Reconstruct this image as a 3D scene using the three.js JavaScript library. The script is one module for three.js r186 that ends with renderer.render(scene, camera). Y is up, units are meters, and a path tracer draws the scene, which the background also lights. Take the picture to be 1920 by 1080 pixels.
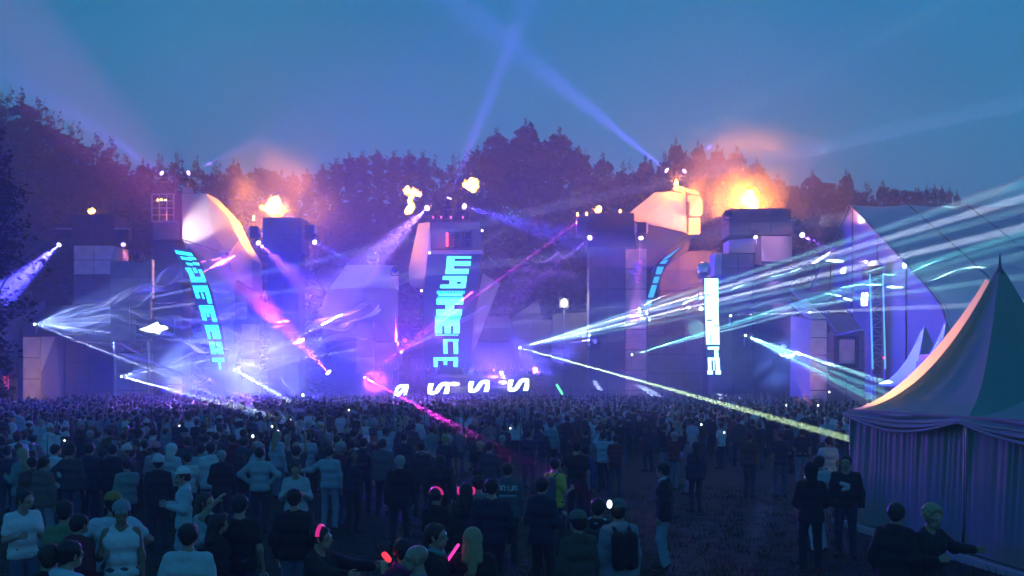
import * as THREE from 'three';
import { ConvexGeometry } from 'three/addons/geometries/ConvexGeometry.js';
import { RoundedBoxGeometry } from 'three/addons/geometries/RoundedBoxGeometry.js';
import { mergeGeometries, mergeVertices, toCreasedNormals } from 'three/addons/utils/BufferGeometryUtils.js';
import { RectAreaLightUniformsLib } from 'three/addons/lights/RectAreaLightUniformsLib.js';
RectAreaLightUniformsLib.init();

// ---------------------------------------------------------------- camera, sky, sun, air, exposure
const C = (r, g, b) => new THREE.Color().setRGB(r, g, b);
const scene = new THREE.Scene();
const F = 1884, EYE = 3.2, HZ = 710;                       // focal length in photo pixels, eye height in metres, horizon row
const camera = new THREE.PerspectiveCamera(2 * Math.atan(540 / F) * 180 / Math.PI, 16 / 9, 0.2, 3000);
camera.position.set(0, EYE, 0);
camera.lookAt(0, EYE, -100);
camera.setViewOffset(1920, 1080, 0, -(HZ - 540), 1920, 1080);

{ // dusk sky: deep blue overhead, paler and greyer towards the horizon, the same all round
  const W = 256, Hh = 128, data = new Float32Array(W * Hh * 4);
  const hsh = (x, y) => { const s = Math.sin(x * 127.1 + y * 311.7) * 43758.5453; return s - Math.floor(s); };
  const vn = (x, y, wrap) => { const ix = Math.floor(x), iy = Math.floor(y), fx = x - ix, fy = y - iy, u = fx * fx * (3 - 2 * fx), v = fy * fy * (3 - 2 * fy), w = (k) => ((k % wrap) + wrap) % wrap;
    return (hsh(w(ix), iy) * (1 - u) + hsh(w(ix + 1), iy) * u) * (1 - v) + (hsh(w(ix), iy + 1) * (1 - u) + hsh(w(ix + 1), iy + 1) * u) * v; };
  const stops = [[-90, .006, .02, .05], [0, .034, .19, .39], [6, .026, .215, .40], [13, .010, .228, .40], [20, .0, .22, .385], [32, .008, .155, .34], [90, .006, .09, .23]];
  for (let r = 0; r < Hh; r++) {
    const el = ((r + .5) / Hh - .5) * 180;
    let k = 0; while (k < stops.length - 2 && el > stops[k + 1][0]) k++;
    const t = THREE.MathUtils.clamp((el - stops[k][0]) / (stops[k + 1][0] - stops[k][0]), 0, 1);
    for (let c = 0; c < W; c++) {
      const cl = .55 * vn(c / W * 24, el / 9, 24) + .3 * vn(c / W * 60, el / 4 + 7, 60) + .15 * vn(c / W * 110, el / 2 + 3, 110), m = 1 + .22 * (cl - .5);
      const g = (cl - .5) * .035 * (el > 0 ? 1 : 0);
      for (let q = 0; q < 3; q++) data[(r * W + c) * 4 + q] = (stops[k][q + 1] * (1 - t) + stops[k + 1][q + 1] * t) * m + g * [.9, .9, 1][q];
      data[(r * W + c) * 4 + 3] = 1;
    }
  }
  const sky = new THREE.DataTexture(data, W, Hh, THREE.RGBAFormat, THREE.FloatType);
  sky.mapping = THREE.EquirectangularReflectionMapping; sky.magFilter = THREE.LinearFilter; sky.minFilter = THREE.LinearFilter; sky.needsUpdate = true;
  scene.background = sky; scene.environment = sky;
  scene.backgroundIntensity = 1; scene.environmentIntensity = 1;
}
const sun = new THREE.DirectionalLight(new THREE.Color(1, .82, .7), .02);   // last of the afterglow, after sunset
sun.position.set(60, 22, 120); sun.target.position.set(0, 0, -60); sun.castShadow = true; sun.shadow.radius = 40;
sun.shadow.camera.left = -90; sun.shadow.camera.right = 90; sun.shadow.camera.top = 80; sun.shadow.camera.bottom = -60; sun.shadow.camera.far = 400;
scene.add(sun, sun.target);
scene.fog = new THREE.FogExp2(C(.88, .88, 1), 0.0029);          // theatrical haze drifting over the whole field
const renderer = new THREE.WebGLRenderer({ antialias: true });
renderer.toneMapping = THREE.LinearToneMapping; renderer.toneMappingExposure = 1; renderer.outputColorSpace = THREE.SRGBColorSpace;
renderer.shadowMap.enabled = true; renderer.shadowMap.type = THREE.PCFSoftShadowMap;

// ---------------------------------------------------------------- helpers
const V = (x, y, z) => new THREE.Vector3(x, y, z);
const at = (px, py, d) => V((px - 960) / F * d, EYE + (HZ - py) / F * d, -d);    // the point d metres ahead that the lens shows at that place
const rngOf = (a) => () => { a = (a + 0x6d2b79f5) | 0; let t = Math.imul(a ^ (a >>> 15), 1 | a); t = (t + Math.imul(t ^ (t >>> 7), 61 | t)) ^ t; return ((t ^ (t >>> 14)) >>> 0) / 4294967296; };
const rnd = rngOf(20240611), R = (a, b) => a + (b - a) * rnd();
const lerp = THREE.MathUtils.lerp, clamp = THREE.MathUtils.clamp, smooth = THREE.MathUtils.smoothstep;
const taken = new Map();
const numbered = (n) => { const k = taken.get(n) || 0; taken.set(n, k + 1); return k ? n + '_' + String(k).padStart(3, '0') : n; };
function thing(name, label, category, pos = V(0, 0, 0), group) {
  const o = new THREE.Group(); o.name = numbered(name); o.position.copy(pos); scene.add(o);
  o.userData = { label, category }; if (group) o.userData.group = group; return o;
}
function part(name, geo, mat, parent, label) {
  const m = new THREE.Mesh(geo, mat); m.name = name; m.castShadow = m.receiveShadow = true; parent.add(m);
  if (label) m.userData.label = label; return m;
}
const originOf = (o) => { const p = V(0, 0, 0); for (let q = o; q && q !== scene; q = q.parent) p.add(q.position); return p; };
function wpart(name, geo, mat, parent, label) { const p = originOf(parent); geo.translate(-p.x, -p.y, -p.z); return part(name, geo, mat, parent, label); }   // geometry given in world metres
function structure(name, geo, mat) { const m = part(name, geo, mat, scene); m.name = numbered(name); m.userData.kind = 'structure'; return m; }
const box = (x0, x1, y0, y1, z0, z1, r = .02) => { const g = new RoundedBoxGeometry(Math.abs(x1 - x0), Math.abs(y1 - y0), Math.abs(z1 - z0), 1, r); g.translate((x0 + x1) / 2, (y0 + y1) / 2, (z0 + z1) / 2); return g; };
const pbox = (px0, px1, py0, py1, d, deep, r = .03) => { const a = at(px0, py1, d), b = at(px1, py0, d); return box(a.x, b.x, a.y, b.y, -d - deep, -d, r); };   // front face spans those photo columns and rows at depth d
// a clad face: separate boards with open joints in front of a dark core
function clad(parent, px0, px1, py0, py1, d, deep, mats, nx, ny, name = 'panel') {
  const p0 = at(px0, py1, d), p1 = at(px1, py0, d), w = (p1.x - p0.x) / nx, h = (p1.y - p0.y) / ny, g = .035;
  wpart('core', box(p0.x + .04, p1.x - .04, p0.y + .02, p1.y - .02, -d - deep, -d - .07, .02), M.dark, parent);
  for (let i = 0; i < nx; i++) for (let j = 0; j < ny; j++) wpart(name, box(p0.x + i * w + g, p0.x + (i + 1) * w - g, p0.y + j * h + g, p0.y + (j + 1) * h - g, -d - .1, -d + .012 * ((i * 7 + j * 3) % 3), .012), mats[(i * 5 + j * 3 + (px0 | 0)) % mats.length], parent);
  for (const s of [0, 1]) for (let j = 0; j < ny; j++) wpart(name, box(s ? p1.x - .045 : p0.x - .02, s ? p1.x + .02 : p0.x + .045, p0.y + j * h + g, p0.y + (j + 1) * h - g, -d - deep + .05, -d - .14, .012), mats[(j + s) % mats.length], parent);
}
const hull = (pts) => new ConvexGeometry(pts);
const bar = (a, b, r, n = 6, r2 = r) => { const l = a.distanceTo(b), g = new THREE.CylinderGeometry(r2, r, l, n); g.translate(0, l / 2, 0); g.applyQuaternion(new THREE.Quaternion().setFromUnitVectors(V(0, 1, 0), b.clone().sub(a).normalize())); g.translate(a.x, a.y, a.z); return g; };
const merge = (gs) => mergeGeometries(gs.map((g) => { const q = g.index ? g.toNonIndexed() : g; for (const k of Object.keys(q.attributes)) if (!['position', 'normal', 'uv'].includes(k)) q.deleteAttribute(k); if (!q.attributes.uv) q.setAttribute('uv', new THREE.BufferAttribute(new Float32Array(q.attributes.position.count * 2), 2)); return q; }));
const glueTo = (t, geos) => geos;
// solid plate: the polygon (photo columns, rows, own depth per corner) with thickness backwards
function plate(pts, thick) { const f = pts.map(([x, y, d]) => at(x, y, d)); return hull([...f, ...f.map((p) => p.clone().add(V(0, 0, -thick)))]); }

// ---------------------------------------------------------------- textures
function noiseTex(size, fn, srgb) {
  const data = new Uint8Array(size * size * 4);
  for (let y = 0; y < size; y++) for (let x = 0; x < size; x++) { const c = fn(x / size, y / size, x, y); for (let k = 0; k < 3; k++) data[(y * size + x) * 4 + k] = clamp(c[k] * 255, 0, 255); data[(y * size + x) * 4 + 3] = 255; }
  const t = new THREE.DataTexture(data, size, size, THREE.RGBAFormat); t.wrapS = t.wrapT = THREE.RepeatWrapping; t.magFilter = THREE.LinearFilter; t.minFilter = THREE.LinearMipmapLinearFilter; t.generateMipmaps = true;
  if (srgb) t.colorSpace = THREE.SRGBColorSpace; t.needsUpdate = true; return t;
}
const hash2 = (x, y) => { let h = Math.imul(x, 374761393) + Math.imul(y, 668265263) | 0; h = Math.imul(h ^ (h >>> 13), 1274126177); return ((h ^ (h >>> 16)) >>> 0) / 4294967296; };
const tile = (u, v, n, s = 0) => { const x = u * n, y = v * n, ix = Math.floor(x), iy = Math.floor(y), fx = x - ix, fy = y - iy, a = fx * fx * (3 - 2 * fx), b = fy * fy * (3 - 2 * fy), w = (k) => ((k % n) + n) % n;
  return lerp(lerp(hash2(w(ix) + s * 97, w(iy)), hash2(w(ix + 1) + s * 97, w(iy)), a), lerp(hash2(w(ix) + s * 97, w(iy + 1)), hash2(w(ix + 1) + s * 97, w(iy + 1)), a), b); };
const fbm = (u, v, n, s = 0, o = 4) => { let t = 0, a = .5, k = n; for (let i = 0; i < o; i++) { t += a * tile(u, v, k, s + i); a *= .5; k *= 2; } return t; };
const groundTex = noiseTex(512, (u, v) => { const g = fbm(u, v, 6, 1, 5), f = fbm(u, v, 60, 7, 3), t = smooth(g, .38, .58); return [lerp(.11, .08, t) + .12 * (f - .45), lerp(.09, .105, t) + .11 * (f - .45), lerp(.07, .055, t) + .08 * (f - .45)]; }, true);
const groundBump = noiseTex(512, (u, v) => { const g = fbm(u, v, 24, 3, 4) * .6 + fbm(u, v, 90, 9, 2) * .4; return [g, g, g]; });
const clothBump = noiseTex(256, (u, v) => { const g = fbm(u, v, 5, 21, 4); return [g, g, g]; });
const scuff = noiseTex(256, (u, v) => { const g = .92 + .16 * (fbm(u, v, 5, 31, 5) - .5) + .1 * (tile(u, v, 3, 5) - .5); return [g, g, g]; }, true);

// ---------------------------------------------------------------- materials
const mat = (r, g, b, rough = .8, o = {}) => new THREE.MeshStandardMaterial({ color: C(r, g, b), roughness: rough, ...o });
const M = {
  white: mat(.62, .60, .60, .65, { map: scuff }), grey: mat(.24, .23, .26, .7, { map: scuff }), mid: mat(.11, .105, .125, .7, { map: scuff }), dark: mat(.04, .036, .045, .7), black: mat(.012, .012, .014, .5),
  metal: mat(.30, .30, .32, .35, { metalness: .8 }), truss: mat(.45, .45, .48, .35, { metalness: .7 }), rubber: mat(.02, .02, .02, .8), chrome: mat(.75, .75, .78, .08, { metalness: 1 }),
  canvas: mat(.22, .34, .30, .75, { side: THREE.DoubleSide, bumpMap: clothBump, bumpScale: .02 }), curtain: mat(.15, .22, .18, .85, { side: THREE.DoubleSide }), hallroof: mat(.52, .54, .56, .6, { side: THREE.DoubleSide }),
  bark: mat(.05, .04, .035, .9),
};
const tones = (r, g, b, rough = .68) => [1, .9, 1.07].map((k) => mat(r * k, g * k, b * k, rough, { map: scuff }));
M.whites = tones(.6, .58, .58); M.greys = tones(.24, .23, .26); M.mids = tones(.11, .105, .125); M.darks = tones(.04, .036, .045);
const glow = (r, g, b, o = {}) => new THREE.MeshStandardMaterial({ color: C(.02, .02, .02), emissive: C(r, g, b), emissiveIntensity: 1, roughness: .4, ...o });
function spot(name, pos, target, color, cd, deg, pen = .35, rad = 4) {
  const l = new THREE.SpotLight(color, cd, 0, deg * Math.PI / 180, pen, 2); l.name = name; l.position.copy(pos); l.target.position.copy(target); l.castShadow = true; l.shadow.radius = rad; scene.add(l, l.target); return l;
}
function bulb(name, pos, color, cd, rad = 6) { const l = new THREE.PointLight(color, cd, 0, 2); l.name = name; l.position.copy(pos); l.castShadow = true; l.shadow.radius = rad; scene.add(l); return l; }
// ---------------------------------------------------------------- people: a skeleton of tapered bones joined by a smooth minimum, meshed on a grid
function meshField(field, lo, hi, cell) {
  const nx = Math.ceil((hi.x - lo.x) / cell) + 1, ny = Math.ceil((hi.y - lo.y) / cell) + 1, nz = Math.ceil((hi.z - lo.z) / cell) + 1, val = new Float32Array(nx * ny * nz), ix = (i, j, k) => (k * ny + j) * nx + i;
  for (let k = 0; k < nz; k++) for (let j = 0; j < ny; j++) for (let i = 0; i < nx; i++) val[ix(i, j, k)] = field(lo.x + i * cell, lo.y + j * cell, lo.z + k * cell);
  const vid = new Int32Array(nx * ny * nz).fill(-1), pos = [], idx = [];
  for (let k = 0; k < nz - 1; k++) for (let j = 0; j < ny - 1; j++) for (let i = 0; i < nx - 1; i++) {
    let n = 0, sx = 0, sy = 0, sz = 0, mask = 0;
    for (let c = 0; c < 8; c++) if (val[ix(i + (c & 1), j + ((c >> 1) & 1), k + (c >> 2))] < 0) mask |= 1 << c;
    if (mask === 0 || mask === 255) continue;
    for (let c = 0; c < 8; c++) for (const b of [1, 2, 4]) { if (c & b) continue; const e = c | b; if (((mask >> c) & 1) === ((mask >> e) & 1)) continue;
      const v0 = val[ix(i + (c & 1), j + ((c >> 1) & 1), k + (c >> 2))], v1 = val[ix(i + (e & 1), j + ((e >> 1) & 1), k + (e >> 2))], t = v0 / (v0 - v1);
      sx += (c & 1) + t * ((e & 1) - (c & 1)); sy += ((c >> 1) & 1) + t * (((e >> 1) & 1) - ((c >> 1) & 1)); sz += (c >> 2) + t * ((e >> 2) - (c >> 2)); n++; }
    vid[ix(i, j, k)] = pos.length / 3; pos.push(lo.x + (i + sx / n) * cell, lo.y + (j + sy / n) * cell, lo.z + (k + sz / n) * cell);
  }
  const quad = (a, b, c, d, flip) => { if (a < 0 || b < 0 || c < 0 || d < 0) return; if (flip) idx.push(a, c, b, a, d, c); else idx.push(a, b, c, a, c, d); };
  for (let k = 1; k < nz - 1; k++) for (let j = 1; j < ny - 1; j++) for (let i = 1; i < nx - 1; i++) {
    const v = val[ix(i, j, k)] < 0;
    if (v !== val[ix(i + 1, j, k)] < 0) quad(vid[ix(i, j - 1, k - 1)], vid[ix(i, j, k - 1)], vid[ix(i, j, k)], vid[ix(i, j - 1, k)], !v);
    if (v !== val[ix(i, j + 1, k)] < 0) quad(vid[ix(i - 1, j, k - 1)], vid[ix(i - 1, j, k)], vid[ix(i, j, k)], vid[ix(i, j, k - 1)], !v);
    if (v !== val[ix(i, j, k + 1)] < 0) quad(vid[ix(i - 1, j - 1, k)], vid[ix(i, j - 1, k)], vid[ix(i, j, k)], vid[ix(i - 1, j, k)], !v);
  }
  const g = new THREE.BufferGeometry(); g.setAttribute('position', new THREE.Float32BufferAttribute(pos, 3)); g.setIndex(idx); g.computeVertexNormals(); return g;
}
// bones: [ax, ay, az, bx, by, bz, ra, rb]
function boneField(bones, k = .03, extra) {
  const B = bones.map(([ax, ay, az, bx, by, bz, ra, rb]) => { const dx = bx - ax, dy = by - ay, dz = bz - az; return [ax, ay, az, dx, dy, dz, 1 / Math.max(1e-9, dx * dx + dy * dy + dz * dz), ra, rb - ra]; });
  return (x, y, z) => { let d = 9; for (const b of B) { const px = x - b[0], py = y - b[1], pz = z - b[2], h = Math.min(1, Math.max(0, (px * b[3] + py * b[4] + pz * b[5]) * b[6])), qx = px - h * b[3], qy = py - h * b[4], qz = pz - h * b[5], e = Math.sqrt(qx * qx + qy * qy + qz * qz) - b[7] - h * b[8];
    if (d - e > k) d = e; else if (e - d < k) { const m = Math.max(0, k - Math.abs(d - e)) / k; d = Math.min(d, e) - m * m * k * .25; } } return extra ? extra(d, x, y, z) : d; };
}
function bounds(bones, pad) { const lo = V(9, 9, 9), hi = V(-9, -9, -9); for (const b of bones) for (const o of [0, 3]) { const r = Math.max(b[6], b[7]) + pad; lo.min(V(b[o] - r, b[o + 1] - r, b[o + 2] - r)); hi.max(V(b[o] + r, b[o + 1] + r, b[o + 2] + r)); } return [lo, hi]; }
const solid = (bones, cell, k, extra, pad = .03) => { const [lo, hi] = bounds(bones, pad + cell * 2); return meshField(boneField(bones, k, extra), lo, hi, cell); };
const bone = (a, b, ra, rb = ra) => [a.x, a.y, a.z, b.x, b.y, b.z, ra, rb];

// ---------------------------------------------------------------- ground
{
  const g = new THREE.PlaneGeometry(420, 330, 140, 110); g.rotateX(-Math.PI / 2); g.translate(0, 0, -125);
  const p = g.attributes.position, uv = g.attributes.uv;
  for (let i = 0; i < p.count; i++) { const x = p.getX(i), z = p.getZ(i); p.setY(i, .02 * Math.sin(x * .31 + z * .12) * Math.sin(z * .23 - x * .07) - .02); uv.setXY(i, x / 9, z / 9); }
  g.computeVertexNormals();
  structure('ground', g, new THREE.MeshStandardMaterial({ map: groundTex, bumpMap: groundBump, bumpScale: .06, roughness: .95 }));
}
{ // trodden tufts and litter that break up the bare field in front
  const blade = new THREE.BufferGeometry();
  const pos = []; for (let k = 0; k < 5; k++) { const a = k * 1.3, x = Math.cos(a) * .04, z = Math.sin(a) * .04; pos.push(x - .008, 0, z, x + .008, 0, z, x * 2.2, .07 + .02 * (k % 3), z * 2.2); }
  blade.setAttribute('position', new THREE.Float32BufferAttribute(pos, 3)); blade.computeVertexNormals();
  const n = 9000, im = new THREE.InstancedMesh(blade, new THREE.MeshStandardMaterial({ color: C(.025, .036, .015), roughness: .95, side: THREE.DoubleSide }), n), m = new THREE.Matrix4(), q = new THREE.Quaternion();
  const r = rngOf(77);
  for (let i = 0; i < n; i++) { const z = -8 - 22 * Math.pow(r(), 1.3), x = (r() - .5) * -z * 1.1; q.setFromAxisAngle(V(0, 1, 0), r() * 6.3); const s = .6 + r() * 1.2; im.setMatrixAt(i, m.compose(V(x, -.035, z), q, V(s, s, s))); }
  im.name = 'grass'; im.userData = { kind: 'stuff', label: 'trodden tufts of grass on the dark field in front', category: 'grass' }; im.receiveShadow = true; scene.add(im);
}

// ---------------------------------------------------------------- trees
const leafMats = {
  dark: mat(.024, .036, .02, .9, { side: THREE.DoubleSide }), conifer: mat(.018, .028, .02, .9, { side: THREE.DoubleSide }), olive: mat(.045, .048, .024, .9, { side: THREE.DoubleSide }),
};
// crown of leaf sprays gathered in clumps; env(t, a) = radius at height share t and bearing a
function makeCrown(seed, H, base, env, clumps, per, leaf, tips = 0) {
  const r = rngOf(seed), pos = [], nrm = [];
  const spray = (x, y, z, s, up) => {
    const a = r() * 6.283, b = up + (r() - .5) * 1.5, dx = Math.cos(a) * Math.cos(b), dz = Math.sin(a) * Math.cos(b), dy = Math.sin(b), w = s * (.3 + .2 * r());
    const px = -dz * w, pz = dx * w, c = (r() - .3) * s * .5;
    const A = [x, y, z], B = [x + dx * s * .5 + px, y + dy * s * .5 + c, z + dz * s * .5 + pz], D = [x + dx * s, y + dy * s - .12 * s, z + dz * s], E = [x + dx * s * .5 - px, y + dy * s * .5 - c, z + dz * s * .5 - pz];
    pos.push(...A, ...B, ...D, ...A, ...D, ...E);
  };
  for (let i = 0; i < clumps; i++) {
    const t = Math.pow(r(), .85), a = r() * 6.283, rad = env(t, a), q = .35 + .65 * Math.sqrt(r()), cx = Math.cos(a) * rad * q, cz = Math.sin(a) * rad * q, cy = base + t * (H - base), cs = (.55 + .7 * r()) * Math.max(.5, Math.min(1.5, rad * .45));
    for (let k = 0; k < per; k++) { const th = r() * 6.283, ph = Math.acos(2 * r() - 1), d = cs * Math.cbrt(r()); spray(cx + Math.sin(ph) * Math.cos(th) * d, cy + Math.cos(ph) * d * .8, cz + Math.sin(ph) * Math.sin(th) * d, leaf * (.6 + .8 * r()), .2); }
  }
  for (let i = 0; i < tips; i++) {   // leading shoots that make the outline spiky
    const t = .45 + .55 * r(), a = r() * 6.283, rad = env(t, a) * .9 * r(), x = Math.cos(a) * rad, z = Math.sin(a) * rad, y0 = base + t * (H - base), hh = H * (.05 + .06 * r());
    for (let k = 0; k < 26; k++) { const u = k / 26; spray(x + (r() - .5) * (1 - u) * hh * .35, y0 + u * hh, z + (r() - .5) * (1 - u) * hh * .35, leaf * (1.15 - .7 * u), .9); }
  }
  const g = new THREE.BufferGeometry(); g.setAttribute('position', new THREE.Float32BufferAttribute(pos, 3)); g.computeVertexNormals(); return g;
}
function makeTrunk(seed, H, r0, limbs) {
  const r = rngOf(seed), gs = []; let p = V(0, -.2, 0);
  for (let k = 0; k < 4; k++) { const n = V((r() - .5) * .5, H * .78 * (k + 1) / 4, (r() - .5) * .5); gs.push(bar(p, n, r0 * (1 - k * .2), 7, r0 * (.82 - k * .2))); p = n; }
  for (let k = 0; k < limbs; k++) { const y = H * (.2 + .5 * r()), a = r() * 6.3, l = H * (.12 + .1 * r()); gs.push(bar(V(0, y, 0), V(Math.cos(a) * l, y + l * .8, Math.sin(a) * l), r0 * .4, 5, r0 * .1)); }
  return merge(gs);
}
const treeKinds = {
  plume: { H: 26, crown: () => makeCrown(11, 25, 2, (t, a) => 3.6 * Math.pow(Math.sin(Math.PI * Math.min(1, .18 + .82 * t) * .98), .7) * (1 + .25 * Math.sin(3 * a + t * 7)), 120, 30, .62, 26), mat: leafMats.dark, look: 'tall dark broadleaf tree with upright feathery tips' },
  spire: { H: 24, crown: () => makeCrown(23, 24, 1.5, (t, a) => 3.1 * (1 - t) * (.75 + .25 * Math.sin(t * 40)) + .15, 110, 28, .5, 10), mat: leafMats.conifer, look: 'dark conifer with a narrow pointed top' },
  dome: { H: 25, crown: () => makeCrown(37, 25, 2, (t, a) => 6.2 * Math.sqrt(Math.max(.02, 1 - Math.pow(t * 1.02 - .22, 2) / .62)) * (1 + .16 * Math.sin(2 * a + 1) + .1 * Math.sin(5 * a + 9 * t)), 210, 30, .66, 12), mat: leafMats.dark, look: 'broad round-headed tree' },
  loose: { H: 22, crown: () => makeCrown(53, 22, 2.5, (t, a) => 4.4 * Math.pow(Math.sin(Math.PI * clamp(.12 + .84 * t, 0, 1)), .6) * (1 + .4 * Math.sin(3 * a + 11 * t)), 80, 34, .7, 8), mat: leafMats.olive, look: 'loose tree with ragged clumps of leaves' },
};
for (const k of Object.keys(treeKinds)) { const t = treeKinds[k]; t.cg = t.crown(); t.tg = makeTrunk(k.length * 7, t.H, .42, 9); }
function tree(kind, px, topRow, d, label, group, widen = 1) {
  const t = treeKinds[kind], p = at(px, HZ, d), h = EYE + (HZ - topRow) / F * d, s = h / t.H;
  const o = thing(kind === 'spire' ? 'conifer_tree' : 'broadleaf_tree', label, 'tree', V(p.x, 0, p.z), group);
  part('crown', t.cg, t.mat, o); part('trunk', t.tg, M.bark, o); o.scale.set(s * widen, s, s * widen); o.rotation.y = px * .7; return o;
}
const woods = 'trees of the wood left of the centre tower';
const leftL = 'tall dark feathery-topped tree in the high clump left of the stage', midL = 'dark tree in the jagged treeline between the left pillars and the centre tower', rightL = 'tree in the treeline between the right stage pillar and the white marquee';
for (const [x, y, d, k, w] of [[-60, 200, 128, 'plume', 1], [0, 190, 124, 'plume', 1], [38, 178, 132, 'plume', 1], [70, 196, 122, 'plume', .9], [104, 224, 130, 'plume', .95], [140, 243, 123, 'plume', .9], [178, 262, 131, 'plume', .9], [205, 268, 125, 'plume', .8], [232, 300, 132, 'plume', .9]])
  tree(k, x, y, d, leftL, 'high clump of trees left of the stage', w);
for (const [x, y, d, k, w] of [[20, 330, 118, 'loose', 1.2], [150, 370, 120, 'plume', 1.3], [245, 350, 128, 'dome', 1]]) tree(k, x, y, d, 'lower dark tree at the foot of the high clump left of the stage', 'lower trees left of the stage', w);
for (const [x, y, d, k, w] of [[268, 318, 128, 'dome', .7], [296, 300, 126, 'plume', .8], [330, 296, 131, 'plume', .8], [372, 306, 126, 'plume', .8], [404, 312, 133, 'plume', .85], [438, 318, 128, 'dome', .7], [474, 324, 124, 'loose', .8], [512, 330, 127, 'loose', .8], [548, 336, 132, 'spire', 1.2], [575, 332, 127, 'spire', 1.1], [604, 322, 131, 'spire', 1.1], [630, 312, 126, 'spire', 1.2], [655, 303, 130, 'spire', 1.1], [680, 300, 127, 'spire', 1.1], [708, 296, 131, 'spire', 1.1], [738, 299, 126, 'spire', 1.2], [766, 297, 130, 'spire', 1.1], [792, 300, 127, 'spire', 1.2], [820, 304, 132, 'plume', .8], [850, 300, 128, 'plume', .8], [880, 292, 131, 'plume', .8]])
  tree(k, x, y, d, midL, woods, w);
for (const [x, y, d, k, w, l] of [[930, 262, 126, 'dome', .8, 'left shoulder of the tall rounded clump of trees right of the centre tower'], [985, 246, 128, 'dome', .85, 'highest tree of the rounded clump right of the centre tower'], [1050, 262, 126, 'dome', .8, 'right shoulder of the tall rounded clump of trees right of the centre tower']])
  tree(k, x, y, d, l, undefined, w);
for (const [x, y, d, k, w] of [[1095, 300, 131, 'plume', .8], [1132, 308, 127, 'dome', .7], [1172, 311, 132, 'plume', .85], [1210, 312, 127, 'dome', .7], [1245, 296, 130, 'plume', .8], [1268, 282, 127, 'dome', .6], [1308, 286, 131, 'dome', .6], [1345, 292, 126, 'dome', .6], [1382, 296, 130, 'dome', .65], [1420, 316, 127, 'dome', .6], [1458, 346, 132, 'dome', .7]])
  tree(k, x, y, d, 'dark rounded tree in the treeline between the violet pillar and the right pillar', 'rounded trees behind the right pillars', w);
for (const [x, y, d, k, w] of [[1490, 356, 140, 'loose', .9], [1522, 338, 138, 'dome', .7], [1555, 350, 142, 'loose', 1], [1586, 338, 139, 'dome', .6], [1622, 352, 143, 'plume', .9], [1655, 358, 140, 'dome', .6], [1690, 364, 144, 'loose', 1], [1722, 366, 150, 'spire', 1.1]])
  tree(k, x, y, d, rightL, 'treeline between the stage and the marquee', w);
for (const [x, y] of [[1738, 361], [1752, 357], [1766, 360], [1780, 364], [1794, 371], [1716, 364]]) tree('spire', x, y, 152, 'small black conifer just above the ridge of the white marquee', 'small conifers above the marquee ridge', .62);
// second row fills the wood between the stage pieces
for (let x = 250; x < 1640; x += 62) tree(x % 3 ? 'dome' : 'plume', x + R(-14, 14), 405 + R(-30, 20), 119 + R(-3, 3), 'lower tree standing in front of the taller wood behind the stage', 'lower row of trees behind the stage', 1);
{ // near tree at the left edge, its leaves caught by the flames
  const d = 52, p = at(-34, HZ, d), o = thing('broadleaf_tree', 'near tree with orange-lit leaves cut by the left edge of the picture', 'tree', V(p.x, 0, p.z));
  part('crown', makeCrown(91, 17.2, 1.5, (t, a) => 1.75 * Math.pow(Math.sin(Math.PI * clamp(.1 + .86 * t, 0, 1)), .55) * (1 + .3 * Math.sin(4 * a + 9 * t)), 190, 40, .3, 14), leafMats.olive, o); part('trunk', makeTrunk(4, 16, .3, 10), M.bark, o);
}

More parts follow.
